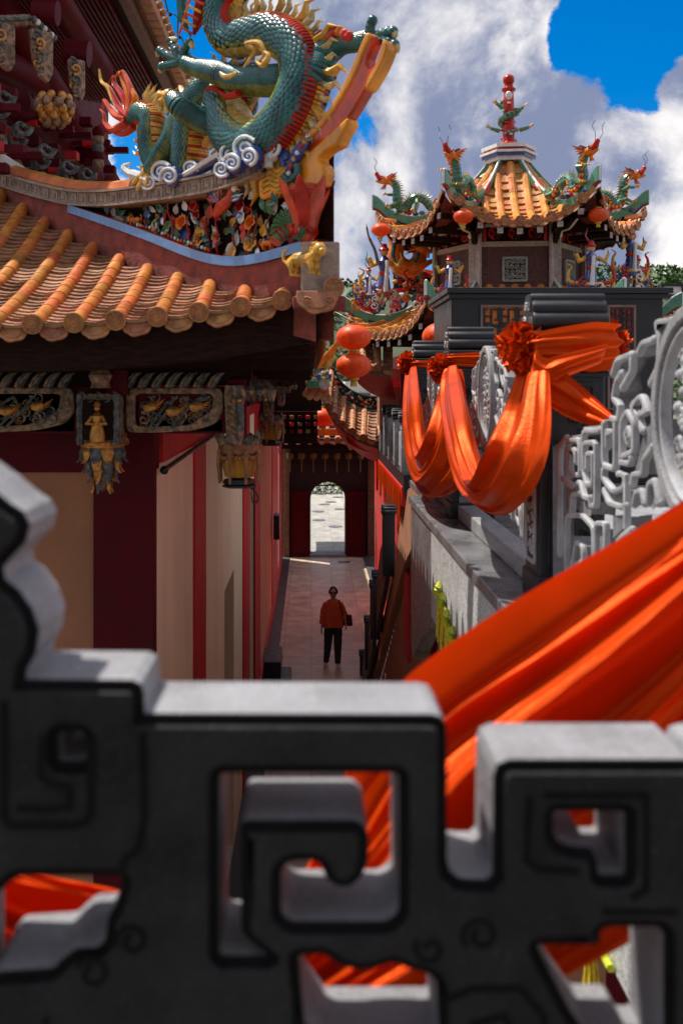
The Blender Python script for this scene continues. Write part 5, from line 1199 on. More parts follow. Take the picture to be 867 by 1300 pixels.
m=MB(); prism(m,RWl+.06,2.68,RWl+.06,2.78,mat('beige_stone',(.45,.38,.27),.7,.15,10)); prism(m,RWl+.05,3.12,RWl+.12,3.3,dwood); m.build('beam_ring',tw)
for k in range(6):
    fa=-PI/2+k*PI/3+ROT
    if math.sin(fa)>.3: continue
    n_=V((math.cos(fa),math.sin(fa),0)); l=V((-math.sin(fa),math.cos(fa),0)); Af=RWl*math.cos(PI/6)+.002; O_=TC+n_*Af; w_=RWl*math.sin(PI/6)-.16
    m=MB(); m.ext2([[(-w_,2.79),(w_,2.79),(w_,3.11),(-w_,3.11)]],.02,.002,O_+n_*.012,l,ZV,dwood)
    for j in range(3):
        cx=-w_*.66+j*w_*.66; ci=[(cx+.13*math.cos(a),2.95+.13*math.sin(a)) for a in [2*PI*i/16 for i in range(16)]]; c2=[(cx+.09*math.cos(a),2.95+.09*math.sin(a)) for a in [2*PI*i/16 for i in range(16)]]
        m.ext2([ci,c2],.03,.003,O_+n_*.03,l,ZV,redb); m.ext2([stroke2([(cx-.08,2.87),(cx+.08,3.03)],.03)],.03,.002,O_+n_*.028,l,ZV,redb); m.ext2([stroke2([(cx-.08,3.03),(cx+.08,2.87)],.03)],.033,.002,O_+n_*.03,l,ZV,redb)
    for x in (-w_,w_): m.ext2([[(x-.03,2.79),(x+.03,2.79),(x+.03,3.11),(x-.03,3.11)]],.05,.003,O_+n_*.03,l,ZV,redb)
    m.ext2([[(-w_,3.07),(w_,3.07),(w_,3.13),(-w_,3.13)]],.055,.003,O_+n_*.03,l,ZV,white)
    m.build('lattice_band',tw)
    gw=mat('celadon_stone',(.30,.34,.30),.6,.2,20,.3,60)
    m=MB(); s=.25; m.ext2([rnd([(-s,1.98),(s,1.98),(s,2.48),(-s,2.48)],.04),rnd([(-s+.05,2.03),(s-.05,2.03),(s-.05,2.43),(-s+.05,2.43)],.03)],.06,.008,O_+n_*.03,l,ZV,gw)
    for j in range(16):
        x=-.15+.1*(j%4); z=2.08+.1*(j//4); m.tube([O_+n_*.03+l*a+ZV*b for a,b in spiral2(x,z,.008,.05,1.2,j,10,(-1)**j)],.015,gw,5)
    m.build('fret_window',tw)
def oct_roof(Rr,Rin,ztop,ze,upk,cols,r,sp,L,tipx,parts,par):
    A0=Rr*math.cos(PI/6); Ai=Rin*math.cos(PI/6); hw=A0*T8
    def prof(u): v=max(0,min(1.2,(u*A0-Ai)/(A0-Ai))); return ztop-(ztop-ze)*(1-(max(0,1-v))**2.0) 
    def zs(a,t): u=(A0-t)/A0; return prof(u)+upk*min(1.3,abs(a)/hw)**2.6*max(0,min(1,(u*A0-Ai)/(A0-Ai)))**.8
    TA,TB,TE=MB(),MB(),MB(); bed=MB(); sof=MB()
    for k in range(6):
        fa=-PI/2+k*PI/3+ROT; n_=V((math.cos(fa),math.sin(fa),0)); l=V((-math.sin(fa),math.cos(fa),0))
        Sf=lambda a,t,n_=n_,l=l: TC+n_*(A0-t+.10*(a/hw)**2*(1 if t<A0*.5 else .3))+l*a+ZV*zs(a,t)
        cl=[(i-(cols-1)/2)*sp for i in range(cols)]
        if math.sin(fa)<.5: tile_face(Sf,cl,0,lambda a: min(A0-Ai,A0-abs(a)/T8)-.05,r,sp,L,tiley,tileyd,tilec,False,(TA,TB,TE))
        bed.grid(lambda u,v,Sf=Sf: Sf((u*2-1)*(A0-v*(A0-Ai))*T8,v*(A0-Ai))-V((0,0,.03)),8,8,claym)
        sof.grid(lambda u,v,Sf=Sf: (Sf((u*2-1)*hw,0)+V((0,0,-.08))).lerp(TC+n_*(RWl*.93)+l*(u*2-1)*RWl*.38+ZV*(ze+.16),v),8,3,dwood)
        sof.grid(lambda u,v,Sf=Sf: Sf((u*2-1)*hw,0)+V((0,0,-.0-.10*v))-n_*.02,12,1,brwood,False)
        if math.sin(fa)<.3:
            for i in range(7):
                a=(i-3)*hw*.27; p=Sf(a,.12)+V((0,0,-.17)); sof.obox(p-n_*.35,.05,.42,.05,Matrix((l,n_,V((0,0,1)))).transposed(),dwood); sof.obox(p+n_*.075,.055,.008,.055,Matrix((l,n_,V((0,0,1)))).transposed(),greyp)
    TA.build('cover_tiles',par); TB.build('pan_tiles',par); TE.build('eave_tile_ends',par); bed.build('roof_bed',par); sof.build('soffit',par)
    tips=[]
    for k in range(6):
        an=k*PI/3+ROT; dr_=V((math.cos(an),math.sin(an),0)); sd=V((-math.sin(an),math.cos(an),0))
        u0=Rin/Rr*.8+.05; 
        def hz(u): uu=min(u,1.0); return zs(hw*uu,A0*(1-uu))+max(0,u-.93)*tipx
        def pt(u,h,s): return TC+dr_*(u*Rr)+sd*s+ZV*(hz(u)+h)
        hh=lambda u: .14+.13*max(0,(u-.55)/.5)**2
        m=MB(); u1=1.05
        for s in (-.045,.045): m.grid(lambda u,v,s=s: pt(u0+(u1-u0)*u,v*hh(u0+(u1-u0)*u),s),24,1,greent,False)
        m.grid(lambda u,v: pt(u1,v*hh(u1),-.045+.09*u),1,1,greent,False)
        b=m.build('green_ridge',par)
        m=MB()
        for h in (0,1): m.tube([pt(u0+(u1-u0)*i/24,h*hh(u0+(u1-u0)*i/24),0) for i in range(25)],.028 if h else .05,white if h else claym,6)
        m.tube([pt(u1,0,0),pt(u1,hh(u1),0)],.03,white,6); m.build('white_edge',b)
        # painted corner bracket under the tip
        if math.sin(an)<.6:
            m=MB(); q=[(RWl+.0,-.35),(RWl+.0,.12),(Rr*.88,.12+upk*.55),(Rr*.86,upk*.55-.06),(Rr*.74,.05),(Rr*.70,-.02),(Rr*.62,-.04),(Rr*.60,-.16)]
            m.ext2([[(a,ze+b_) for a,b_ in q][::-1]],.12,.01,TC,dr_,ZV,dwood); m.tube([TC+dr_*a+ZV*(ze+b_)-sd*.07*(1 if dr_.x<0 else -1) for a,b_ in q[3:]],.03,white,5); m.tube([TC+dr_*(a-.05)+ZV*(ze+b_+.05)-sd*.07*(1 if dr_.x<0 else -1) for a,b_ in q[3:]],.02,bluec,5)
            m.build('corner_bracket',par)
        tips.append((an,pt(.78,hh(.78)+.03,0),pt(1.0,-.25,0)))
    return tips
tips=oct_roof(2.72,.35,4.60,3.0,.62,11,.085,.285,.34,.9,None,tw)
low=oct_roof(3.36,1.45,1.95,.92,.52,13,.08,.25,.36,1.2,None,tw)
m=MB()
for R_,z0,z1,mm in ((.50,4.60,4.68,white),(.56,4.68,4.75,bluec),(.60,4.75,4.80,white),(.52,4.80,4.86,redc),(.57,4.86,4.93,white)):
    prism(m,R_,z0,R_,z1,mm)
m.build('finial_plinth',tw)
m=MB(); m.lathe([(.42,4.93),(.3,5.0),(.16,5.05),(.13,5.1),(.115,5.9),(.10,6.12),(.14,6.14),(.15,6.18),(.10,6.22),(.09,6.27)],TC,redc,16)
m.ball(TC+V((0,0,6.37)),.125,redc,14,9)
m.build('finial_column',tw)
m=MB(); cp=[]
for i in range(60):
    a=-2.2+i*.21; z=5.2+i*.0118; cp.append(TC+V((.165*math.cos(a),.165*math.sin(a),z)))
m.tube(cp,[.03+.045*math.sin(PI*i/60) for i in range(60)],grnc,8,ang=lambda a,i: [grnc,teal][i%2])
for i in range(0,60,2): m.tube([cp[i],cp[i]+(cp[i]-TC-V((0,0,cp[i].z))).normalized()*.12+V((0,0,.03))],[.02,.002],yelc,4)
for a,z in ((-2.9,5.28),(-.2,5.3),(-1.0,5.65),(-2.4,5.75)):
    p=TC+V((.22*math.cos(a),.22*math.sin(a),z)); q=p+V((.2*math.cos(a),.2*math.sin(a),.05)); m.tube([p,q],[.05,.035],grnc,7)
    for j in range(4): m.tube([q,q+V((.10*math.cos(a+(j-1.5)*.5),.06*math.sin(a),.05+.03*j-.04))],[.02,.004],yelc,5)
m.ball(TC+V((-.03,-.17,6.0)),.075,whitec,10,7,(1,.6,1.2))
for k in range(16): a=k*2.4; m.ball(TC+V((.155*math.cos(a),.155*math.sin(a),5.1+.05*k)),.045,[whitec,redc,whitec][k%3],7,5,(1,1,.6))
m.build('coiled_finial_dragon',tw)
# small ridge dragons
def small_dragon(mats,seed):
    A_,B_,Cc,fl=mats; t=thing('roof_dragon','','dragon statue',(0,0,0),'ceramic dragons on the corner ridges of the hexagonal tower')
    pa=cr([(-.80,0,.20,.03),(-.66,.02,.22,.05),(-.5,0,.12,.07),(-.34,-.02,.12,.085),(-.18,0,.30,.09),(0,.02,.36,.09),(.14,0,.26,.09),(.2,-.02,.12,.09),(.34,0,.14,.1),(.42,.02,.34,.095),(.42,0,.55,.085),(.5,0,.70,.075),(.6,0,.72,.07)],5)
    m=MB(); m.tube([a[:3] for a in pa],[a[3] for a in pa],A_,10,ang=lambda a,i: (A_ if i%2 else teal) if not (.12<a<.38) else ([yelc,redc][i%2] if False else A_))
    m.build('body',t)
    m=MB()
    for i in range(2,len(pa)-4):
        a=V(pa[i][:3]); b=V(pa[i+1][:3]); tt=(b-a).normalized(); nn=V((-tt.z,0,tt.x)); r=pa[i][3]
        m.tube([a+nn*r*.8,a+nn*(r+.07+.03*(i%2))-tt*.02],[.022,.002],pale,4); m.ball(a-nn*r*.45-V((0,r*.6,0)),r*.5,yelc if i%2 else redc,6,4)
    m.build('spines',t)
    m=MB(); h=V((.64,0,.74))
    m.ball(h,.11,Cc,10,7,(1.25,.9,.8)); m.tube([h+V((.05,0,.03)),h+V((.16,0,.07)),h+V((.20,0,.13))],[.08,.06,.045],redc,8); m.tube([h+V((.04,0,-.04)),h+V((.17,0,-.02)),h+V((.23,0,.0))],[.05,.035,.02],Cc,7)
    m.ball(h+V((.21,0,.15)),.05,redc,7,5)
    for s in (-1,1):
        m.ball(h+V((.06,s*.07,.07)),.03,whitec,7,5); m.ball(h+V((.08,s*.085,.075)),.016,blackm,6,4); m.tube([h+V((-.02,s*.06,.06)),h+V((-.12,s*.1,.12)),h+V((-.22,s*.1,.11))],[.025,.018,.003],blackm,5)
        for j in range(6): m.tube([h+V((-.04,s*.06,.02)),h+V((-.14-.02*j,s*(.1+.02*j),-.16+.06*j))],[.045,.004],[yelc,orangec,redc][j%3],5)
        m.tube([h+V((.2,s*.03,.16)),h+V((.26,s*.08,.3)),h+V((.2,s*.1,.42)),h+V((.28,s*.1,.5))],.005,blackm,4)
    for j in range(5): m.tube([h+V((.02,0,-.08)),h+V((.02+.03*j,0,-.2))],[.03,.003],orangec,5)
    m.build('head',t)
    for x,z,x2,z2 in ((.42,.42,.62,.46),(.36,.2,.56,.16),(-.02,.32,.02,.05),(-.36,.12,-.46,-.02)):
        for s in (-1,1):
            if x==.42 and s>0 or x==-.36 and s>0: continue
            m=MB(); m.tube([(x,s*.05,z),((x+x2)/2-.02,s*.15,(z+z2)/2+.03),(x2,s*.13,z2)],[.055,.045,.03],A_,7)
            for j in range(4): m.tube([(x2,s*.13,z2),(x2+.07,s*.13+(j-1.5)*.045,z2+.03),(x2+.1,s*.13+(j-1.5)*.06,z2-.01)],[.018,.015,.002],yelc,5)
            m.build('leg',t)
    m=MB()
    for j in range(8): m.tube([(-.78,0,.2),(-.88,.03*math.sin(j*2),.24+.03*j-.08),(-.98,.05*math.sin(j),.3+.05*j-.16),(-1.0-.02*j,0,.42+.03*j-.14)],[.05,.04,.03,.003],fl if j%3 else yelc,6)
    m.build('tail_flame',t)
    m=MB()
    for j in range(9): a=j*.14-.55; m.ball((a,.02*math.sin(j*3),.0+.02*(j%2)),.07,[bluec,redc,whitec,grnc][j%4],8,5,(1,1.1,.7),noisy=.2)
    m.build('wave_base',t)
    return t
d0=small_dragon((grnc,teal,orangec,redc),1)
# order the corners we can see: index by angle
def tipat(tips,deg): return min(tips,key=lambda t:abs(((math.degrees(t[0]-ROT)-deg+180)%360)-180))
lab=['green and yellow ridge dragon on the far left corner of the tower roof','green ridge dragon with raised paw on the front left corner of the tower roof','green and gold ridge dragon on the front right corner of the tower roof','ridge dragon with orange mane on the far right corner of the tower roof']
for i,dg in enumerate((180,240,300,0)):
    an,p,_=tipat(tips,dg); o=d0 if i==0 else dup(d0,p,an)
    o.location=p-V((math.cos(an),math.sin(an),0))*.18+V((0,0,.02)); o.rotation_euler=(0,0,an); o['label']=lab[i]
    o.scale=(.98,1.1,.98) if i in(0,3) else (1.0,1.15,1.0)
# figurines on the lower roof corners
def figurine(pal,cat='figurine'):
    a,b,c,d=pal; t=thing('ceramic_figurine','','figurine',(0,0,0),'ceramic warrior figurines on the corners of the lower tower roof')
    m=MB(); m.lathe([(.10,.32),(.13,.38),(.10,.62),(.07,.74),(.09,.84),(.11,.95),(.05,1.03)],(0,0,0),a,12); m.lathe([(.135,.40),(.15,.42),(.135,.46)],(0,0,0),yelc,12); m.lathe([(.085,.70),(.10,.73),(.09,.77)],(0,0,0),redc,12); m.tube([(-.02,-.13,.4),(0,-.12,.7),(.02,-.11,.95)],[.05,.035,.04],whitec,6); m.build('robe',t)
    m=MB(); m.ball((0,0,1.10),.075,mat('figurine_skin',(.6,.35,.22),.5),9,7); m.lathe([(.08,1.12),(.095,1.15),(.06,1.19),(.05,1.24),(0,1.26)],(0,0,0),c,9); m.tube([(.0,.02,1.16),(-.1,.03,1.35),(-.06,.02,1.5)],[.014,.012,.002],redc,4); m.build('head',t)
    for s in (-1,1):
        m=MB(); m.tube([(s*.12,0,.92),(s*.24,-.06,.86),(s*.30,-.08,1.0)],[.05,.05,.03],b,7); m.tube([(s*.26,.0,.86),(s*.33,.0,.98),(s*.30,0,1.12)],[.03,.04,.004],[greent,yelc][s>0],5,flat=.4); m.build('arm',t)
    m=MB()
    for j in range(16):
        a0=j*.9; s=(-1)**j; base=V((s*(.08+.02*(j%5)),-.06+.03*(j%3),.05+.05*(j%8)))
        m.tube([base+V((s*x,0,z)) for x,z in spiral2(.06,.04,.02,.13+.02*(j%3),1.1,a0,12)],[.03*(1-.05*i) for i in range(13)],[whitec,a,redc,c,yelc,d][j%6],6)
    for s in (-1,1):
        for j in range(3): q=cr([(s*.15,.0,.15+.15*j),(s*(.34+.03*j),.0,.12+.18*j),(s*.42,0,.26+.2*j),(s*.36,0,.36+.2*j),(s*.46,0,.42+.2*j)],4); m.tube(q,[.045*(1-i/len(q))+.004 for i in range(len(q))],[redc,bluec,yelc][(j+(s>0))%3],6)
    m.build('swirling_base',t)
    return t
f0=figurine((bluec,yelc,redc,greent)); used=0
for i,(dg,lb,rz,k) in enumerate(((240,'slim blue robed ceramic figurine on the corner ridge in front of the brick tower',0,.8),(180,'ceramic warrior with tall headdress on the far left corner of the lower tower roof',.3,1.25),(300,'blue robed ceramic figurine with swirling base, nearer the tower of the right hand pair',0,1.0),(0,'blue ceramic figurine farther right, beyond the tower near the small red lantern',.5,1.0))):
    an,p,_=tipat(low,dg); o=f0 if i==0 else dup(f0,p); o.location=p-V((0,0,.06)); o.rotation_euler=(0,0,rz); o.scale=(k,k,k); o['label']=lb
fx=dup(f0,P(800,372,20.2),.4,1.05,'blue robed ceramic figurine standing outermost at right, below the last small red lantern')
fx2=dup(f0,P(468,392,18.5),.2,.62,'small ceramic figurine at the tip of the lower green ridge beside the hill')
# long pheasant feather
m=MB(); m.tube([P(x,y,19.5) for x,y in cr([(480,336),(476,318),(468,300),(465,284)],5)],[.035]*5+[.03]*5+[.02]*4+[.006]*2,brwood,6); tag(m.build('pheasant_plume'),'tall dark curving plume rising behind the leftmost ceramic warrior','plume')
# golden dragon rearing left of the tower
gd=thing('golden_dragon','golden orange dragon arching its neck beside the left wall of the tower','dragon statue',P(520,345,22.))
pth=cr([(494,288,8),(500,298,9),(503,312,10),(502,326,11),(508,337,12),(520,341,12),(530,334,11),(533,322,9)],6)
m=MB(); m.tube([P(x,y,22.) for x,y,r in pth],[r*22/FPX for x,y,r in pth],orangec,12,ang=lambda a,i: yelc if .3<a<.7 else orangec); m.tube([P(x-3,y-2,21.85) for x,y,r in pth],.05,teal,6); m.build('body',gd)
m=MB(); h=P(538,316,21.9); m.ball(h,.16,orangec,10,7,(1.3,1,.8)); 
for s in(-1,1): m.tube([h,h+V((.25,0,.04*s)),h+V((.36,-.02,.1*s))],[.09,.06,.03],redc,7)
for j in range(7): m.tube([h+V((-.05,0,.02)),h+V((-.25-.03*j,0,.3-.07*j))],[.05,.004],[redc,yelc][j%2],5)
m.ball(h+V((.02,-.13,.07)),.04,whitec,7,5); m.build('head',gd)
m=MB(); c=P(524,338,21.8)
m.tube([c,c+V((.2,0,.0)),c+V((.42,0,.12))],[.1,.08,.05],orangec,8)
for j in range(4): m.tube([c+V((.42,0,.12)),c+V((.5+.03*j,0,.0+.08*j))],[.03,.004],yelc,5)
for j in range(4): m.tube([P(492,286,22),P(484+6*j,278-3*(j%2),22)],[.05,.005],yelc,5)
m.build('claw',gd)
rb=thing('ridge_band_ornament','flowered blue and dark ridge band of a roof far behind the golden dragon','ridge ornament',P(520,370,23.))
m=MB(); a=[P(x,y,23.) for x,y in ((500,350),(516,356),(538,362),(560,366))]
m.tube([p+V((0,0,.28)) for p in a],.10,redb,6); m.tube([p+V((0,0,-.22)) for p in a],.09,stone_d,6)
for p,q in zip(a,a[1:]): m.add([p+V((0,0,-.25)),q+V((0,0,-.25)),q+V((0,0,.25)),p+V((0,0,.25)),p+V((0,.2,-.25)),q+V((0,.2,-.25)),q+V((0,.2,.25)),p+V((0,.2,.25))],[(0,1,2,3),(7,6,5,4),(3,2,6,7)],dwood,False)
m.build('band',rb)
m=MB(); rs=random.Random(4)
for k in range(110): p=a[0].lerp(a[2],rs.random()); m.ball(p+V((0,-.03,rs.uniform(-.22,.22))),rs.uniform(.03,.07),[redc,grnc,yelc,pinkc,bluec][k%5],6,4,noisy=.3)
m.build('flower_relief',rb)
m=MB()
for k in range(14): m.ball(P(503+2.6*k,344+4*math.sin(k*.5)-3*(k%2)+k*.5,22.9),.10,[grnc,redc,bluec,bluec][k%4],8,6,noisy=.2)
m.build('cloud_tuft',rb)
m=MB()
for k in range(46):
    x=rs.uniform(446,560); y=388-14*math.sin((x-446)/114*PI)*0-rs.uniform(0,22)*(1 if x<500 else .6)
    p=P(x,y,20.5+rs.random()); r_=rs.uniform(.05,.12)
    m.tube([p+V((a,0,b)) for a,b in spiral2(0,0,.02,r_,1.1,rs.random()*6,10,rs.choice((-1,1)))],.03,[redc,bluec,whitec,yelc,grnc,orangec,teal][k%7],5)
m.build('scroll_tangle',rb)
# ---------------------------------------------------------------- black granite kiosk behind the posts
kk=thing('granite_kiosk','black granite cabin with lattice windows behind the draped post','kiosk',(2.3,10.2,-1.0))
kd=9.75; KP=lambda x,y: P(x,y,kd)
m=MB(); a=KP(573,377); b=KP(841,377); m.box((a.x,kd,-1.01),(b.x,kd+1.4,a.z),stone_d,.008); m.build('wall',kk)
m=MB(); a=KP(566,366); b=KP(850,373); m.box((a.x,kd-.10,b.z),(b.x,kd+1.5,a.z),stone_d,.006); a=KP(569,373); b=KP(846,379); m.box((a.x,kd-.05,b.z),(b.x,kd+1.45,a.z),stone_d,.006); m.build('cornice',kk)
pinkg=mat('pink_granite_frame',(.22,.13,.11),.5,.15,8)
for x0,x1 in ((609,681),(770,806)):
    m=MB(); a=KP(x0,387); b=KP(x1,520); X0,X1,Z1,Z0=a.x,b.x,a.z,b.z
    m.ext2([[(X0,Z0),(X1,Z0),(X1,Z1),(X0,Z1)],[(X0+.025,Z0+.02),(X1-.025,Z0+.02),(X1-.025,Z1-.025),(X0+.025,Z1-.025)]],.03,.004,V((0,kd-.012,0)),V((1,0,0)),ZV,pinkg)
    w_=m.build('window_frame',kk)
    m=MB(); m.box((X0+.02,kd-.004,Z0+.02),(X1-.02,kd-.002,Z1-.02),orangec if x0==609 else redb); m.build('warm_backing',w_)
    m=MB(); W_=X1-X0-.05; n_=max(2,int(round(W_/.17))); c=W_/n_
    for i in range(n_):
        for j in range(int((Z1-Z0)/c)):
            ox=X0+.025+i*c; oz=Z1-.03-(j+1)*c
            for pl in ([(.1,.5),(.5,.5),(.5,.9),(.9,.9)],[(.5,.5),(.5,.1),(.1,.1)],[(.9,.9),(.9,.3),(.7,.3)],[(.1,.1),(.1,.9),(.3,.9)],[(0,0),(1,0)],[(0,0),(0,1)]):
                m.ext2([stroke2([(ox+p*c,oz+q*c) for p,q in pl],.017)],.02,.001,V((0,kd-.016,0)),V((1,0,0)),ZV,stone_d,0)
    m.build('fret_lattice',w_)
# ---------------------------------------------------------------- lanterns
def lantern(r,mm,tass=True):
    t=thing('silk_lantern','','lantern',(0,0,0))
    m=MB(); m.lathe([(r*.3*1.0 if i in(0,14) else r*math.sin(PI*(i+1.2)/(16.4)) ,r*.74*math.cos(PI*(i+1.2)/16.4)) for i in range(15)],(0,0,0),mm,32,rib=.022,ribn=16); m.build('shade',t)
    m=MB(); m.lathe([(r*.3,r*.70),(r*.32,r*.80),(r*.1,r*.82)],(0,0,0),yelc,14); m.lathe([(r*.1,-r*.86),(r*.32,-r*.82),(r*.3,-r*.70)],(0,0,0),yelc,14); m.tube([(0,0,r*.8),(0,0,r*1.5)],r*.03,blackm,4)
    m.build('collar',t)
    if tass:
        m=MB()
        for k in range(9): a=k*.7; m.tube([(math.cos(a)*r*.13,math.sin(a)*r*.13,-r*.82),(math.cos(a)*r*.17,math.sin(a)*r*.17,-r*1.22)],r*.045,yelth,4)
        m.build('tassel',t)
    return t
L0=lantern(.24,lant)
L0.location=P(449,428,13.8); L0['group']='pair of big red lanterns hung one above the other'; L0['label']='upper big red orange lantern of the pair hanging over the alley'
x=dup(L0,P(449,464,13.8),0,None,'lower big red orange lantern of the pair hanging over the alley')
for pp,k,lb in ((P(562,428,11.6),1.0,'big orange lantern partly hidden behind the second draped post'),(P(411,529,29.5),1.5,'orange lantern glowing in the sun above the far gate roof')):
    o=dup(L0,pp,0,k,lb); del o['group']
m=MB(); a=P(449,408,13.8); m.tube([a,a+V((-.6,.5,.35)),V((-1.2,15,.9))],.006,blackm,4); tag(m.build('lantern_wire'),'thin dark wire holding up the pair of big red lanterns','wire')
L1=lantern(.185,lant,True); L1['group']='small red lanterns hung from the tower eaves'
for i,(x,y,d,lb,k) in enumerate(((588,275,18.6,'small orange lantern under the front left corner of the tower roof',1),(759,273,18.6,'small orange lantern under the front right corner of the tower roof',1),(483,292,20.2,'small red lantern farthest left under the tower roof, against the clouds',1),(795,300,20.4,'small crimson lantern farthest right, hanging clear of the tower roof',1),(543,314,22.5,'small orange lantern beside the head of the golden dragon',1.05))):
    o=L1 if i==0 else dup(L1,P(x,y,d),0,k); o.location=P(x,y,d); o['label']=lb
# carved wooden lanterns under the side eave
def wlantern():
    t=thing('wooden_lantern','','lantern',(0,0,0),'carved wooden lanterns with amber glass under the eave of the red hall')
    m=MB(); m.lathe([(.085,-.20),(.105,-.12),(.098,-.07),(.1,-.06)],(0,0,0),amber,8,smooth=False); m.build('amber_glass',t)
    m=MB(); m.lathe([(.118,-.06),(.125,-.05),(.125,-.01),(.118,.0)],(0,0,0),brownc,8,smooth=False); m.lathe([(.02,0),(.118,0)],(0,0,0),brownc,8)
    for k in range(8):
        a=PI/8+k*PI/4; c,s=math.cos(a),math.sin(a); m.tube([(c*.122,s*.122,-.04),(c*.128,s*.128,-.12),(c*.12,s*.12,-.235)],[.014,.013,.009],brownc,6)
        for j in range(4): a2=a+(j+.5)*PI/16; m.ball((math.cos(a2)*.115,math.sin(a2)*.115,-.072-.012*math.sin(j)),.014,brownc,6,4)
    m.build('frame',t)
    m=MB()
    for k in range(12): a=k*PI/6; m.tube([(math.cos(a)*.11,math.sin(a)*.11,0),(math.cos(a)*.13,math.sin(a)*.13,.035),(math.cos(a)*.115,math.sin(a)*.115,.055+.02*(k%2))],[.03,.028,.004],[carveb,carvew][k%2],6,flat=.6)
    m.build('leaf_crown',t)
    m=MB(); m.lathe([(.05,-.205),(.09,-.215),(.10,-.24),(.085,-.245)],(0,0,0),stone_d,6,smooth=False); m.lathe([(.085,-.245),(.10,-.25),(.10,-.262),(0,-.262)],(0,0,0),stone_d,6,smooth=False); m.tube([V(a) for a in cr([(.06,-.02,-.26),(.1,-.03,-.29),(.11,-.02,-.34),(.08,0,-.35),(.07,0,-.29)],4)],.005,blackm,4)
    m.build('base',t); return t
w0=wlantern()
for i,(x,y,d,lb) in enumerate(((304,562,6.0,'nearest carved wooden lantern with amber panes hanging at the corner of the red hall'),(345,533,10.4,'second carved wooden lantern along the eave, with bright amber pane'),(371,510,21.6,'small farthest carved amber lantern under the dark eave near the gate'))):
    o=w0 if i==0 else dup(w0,P(x,y,d)); o.location=P(x,y,d); o.scale=(1.02,)*3 if i<2 else (1.05,)*3; o['label']=lb
# ---------------------------------------------------------------- far things
hillm=mat('hill_soil',(.05,.07,.03),.95,.3,.02)
def hz_(x): return 27+9*noise.noise(V((x*.008,1,0)))+16*max(0,(x-60)/160)+6*math.exp(-((x+2)/10)**2)
m=MB(); m.grid(lambda u,v: (lambda x: V((x,190+v*160,GZ-1+(hz_(x)+7)*(1-(1-v)**2))))(-360+u*820),90,8,hillm); struct(m.build('hill'))
m=MB(); rs=random.Random(11)
def crown(m,c,r,n,mm,sq=1.):
    for k in range(n):
        th=math.acos(rs.uniform(-1,1)); a=rs.uniform(0,2*PI); R_=r*rs.uniform(.45,1)**.5*(1+.35*noise.noise(V((th*2,a*2,c.x))))
        p=c+V((math.sin(th)*math.cos(a)*R_,math.sin(th)*math.sin(a)*R_,math.cos(th)*R_*sq)); s=r*rs.uniform(.07,.16); e=Euler((rs.uniform(-1,1),rs.uniform(-1,1),rs.uniform(0,6))).to_matrix()
        m.add([p+e@V((-s,-s*.7,0)),p+e@V((s*.6,-s,.2*s)),p+e@V((s,s*.8,0)),p+e@V((-s*.7,s,.25*s))],[(0,1,2,3)],mm,False)
def patch(x0,x1,n):
    for k in range(n):
        x=rs.uniform(x0,x1); v=rs.uniform(.05,1.0); base=V((x,190+v*160,GZ-1+(hz_(x)+7)*(1-(1-v)**2))); crown(m,base+V((0,0,1.2)),rs.uniform(3,6),95,leafg,.9)
patch(-8,16,34); patch(60,150,120)
tag(m.build('wooded_hillside'),'dense tropical trees covering the hillside far behind the temple roofs','trees',None,'stuff')
pm=thing('palm_tree','dark palm tree on the far hill beside the lower green roof tip','palm tree',P(449,400,60))
m=MB(); b=P(449,400,60); tp=P(451,367,60); m.tube([V((b.x,60,GZ)),b,tp],[.3,.25,.18],brwood,7); m.build('trunk',pm)
m=MB()
for k in range(16):
    a=k*2*PI/16; q=[tp+V((math.cos(a)*1.3*s,math.sin(a)*1.3*s,.8*s-1.25*s*s)) for s in (0,.35,.7,1.0,1.3)]
    for p1,p2 in zip(q,q[1:]):
        for j in range(4): p=p1.lerp(p2,j/4); m.add([p,p+V((math.cos(a+1.2)*.45,math.sin(a+1.2)*.45,-.25)),p+V((math.cos(a+1.0)*.4,math.sin(a+1.0)*.4,-.32))],[(0,1,2)],leafg,False); m.add([p,p+V((math.cos(a-1.2)*.45,math.sin(a-1.2)*.45,-.25)),p+V((math.cos(a-1.0)*.4,math.sin(a-1.0)*.4,-.32))],[(0,1,2)],leafg,False)
m.build('crown',pm)
wb=thing('white_building','white low building with a window glimpsed between the lanterns and the curved roof','building',P(465,515,48))
m=MB(); a=P(440,489,48); b=P(492,600,48); m.box((a.x,48,GZ),(b.x,54,a.z),white,.05); a=P(438,487,48); b=P(494,491,48); m.box((a.x,47.7,b.z),(b.x,54,a.z+.1),white); m.build('wall',wb)
m=MB(); a=P(446,499,48); b=P(470,506,48); m.box((a.x,47.93,b.z),(b.x,47.97,a.z),mat('dull_glass',(.12,.16,.16),.2)); m.build('window',wb)
sg=thing('white_signboard','blank white signboard in a dark frame beyond the black cabin at far right','signboard',P(854,380,32))
m=MB(); a=P(840,362,32); b=P(866,375,32); m.box((a.x,32,b.z),(b.x,32.1,a.z),white,.01); m.build('board',sg)
m=MB()
for z in (a.z,b.z): m.box((a.x-.05,31.96,z-.04),(b.x+.05,32.14,z+.04),stone_d)
for x in (a.x,b.x): m.box((x-.04,31.95,b.z-.04),(x+.04,32.15,a.z+.04),stone_d)
m.box(((a.x+b.x)/2-.08,32.15,GZ),((a.x+b.x)/2+.08,32.3,b.z),stone_d); m.build('frame',sg)
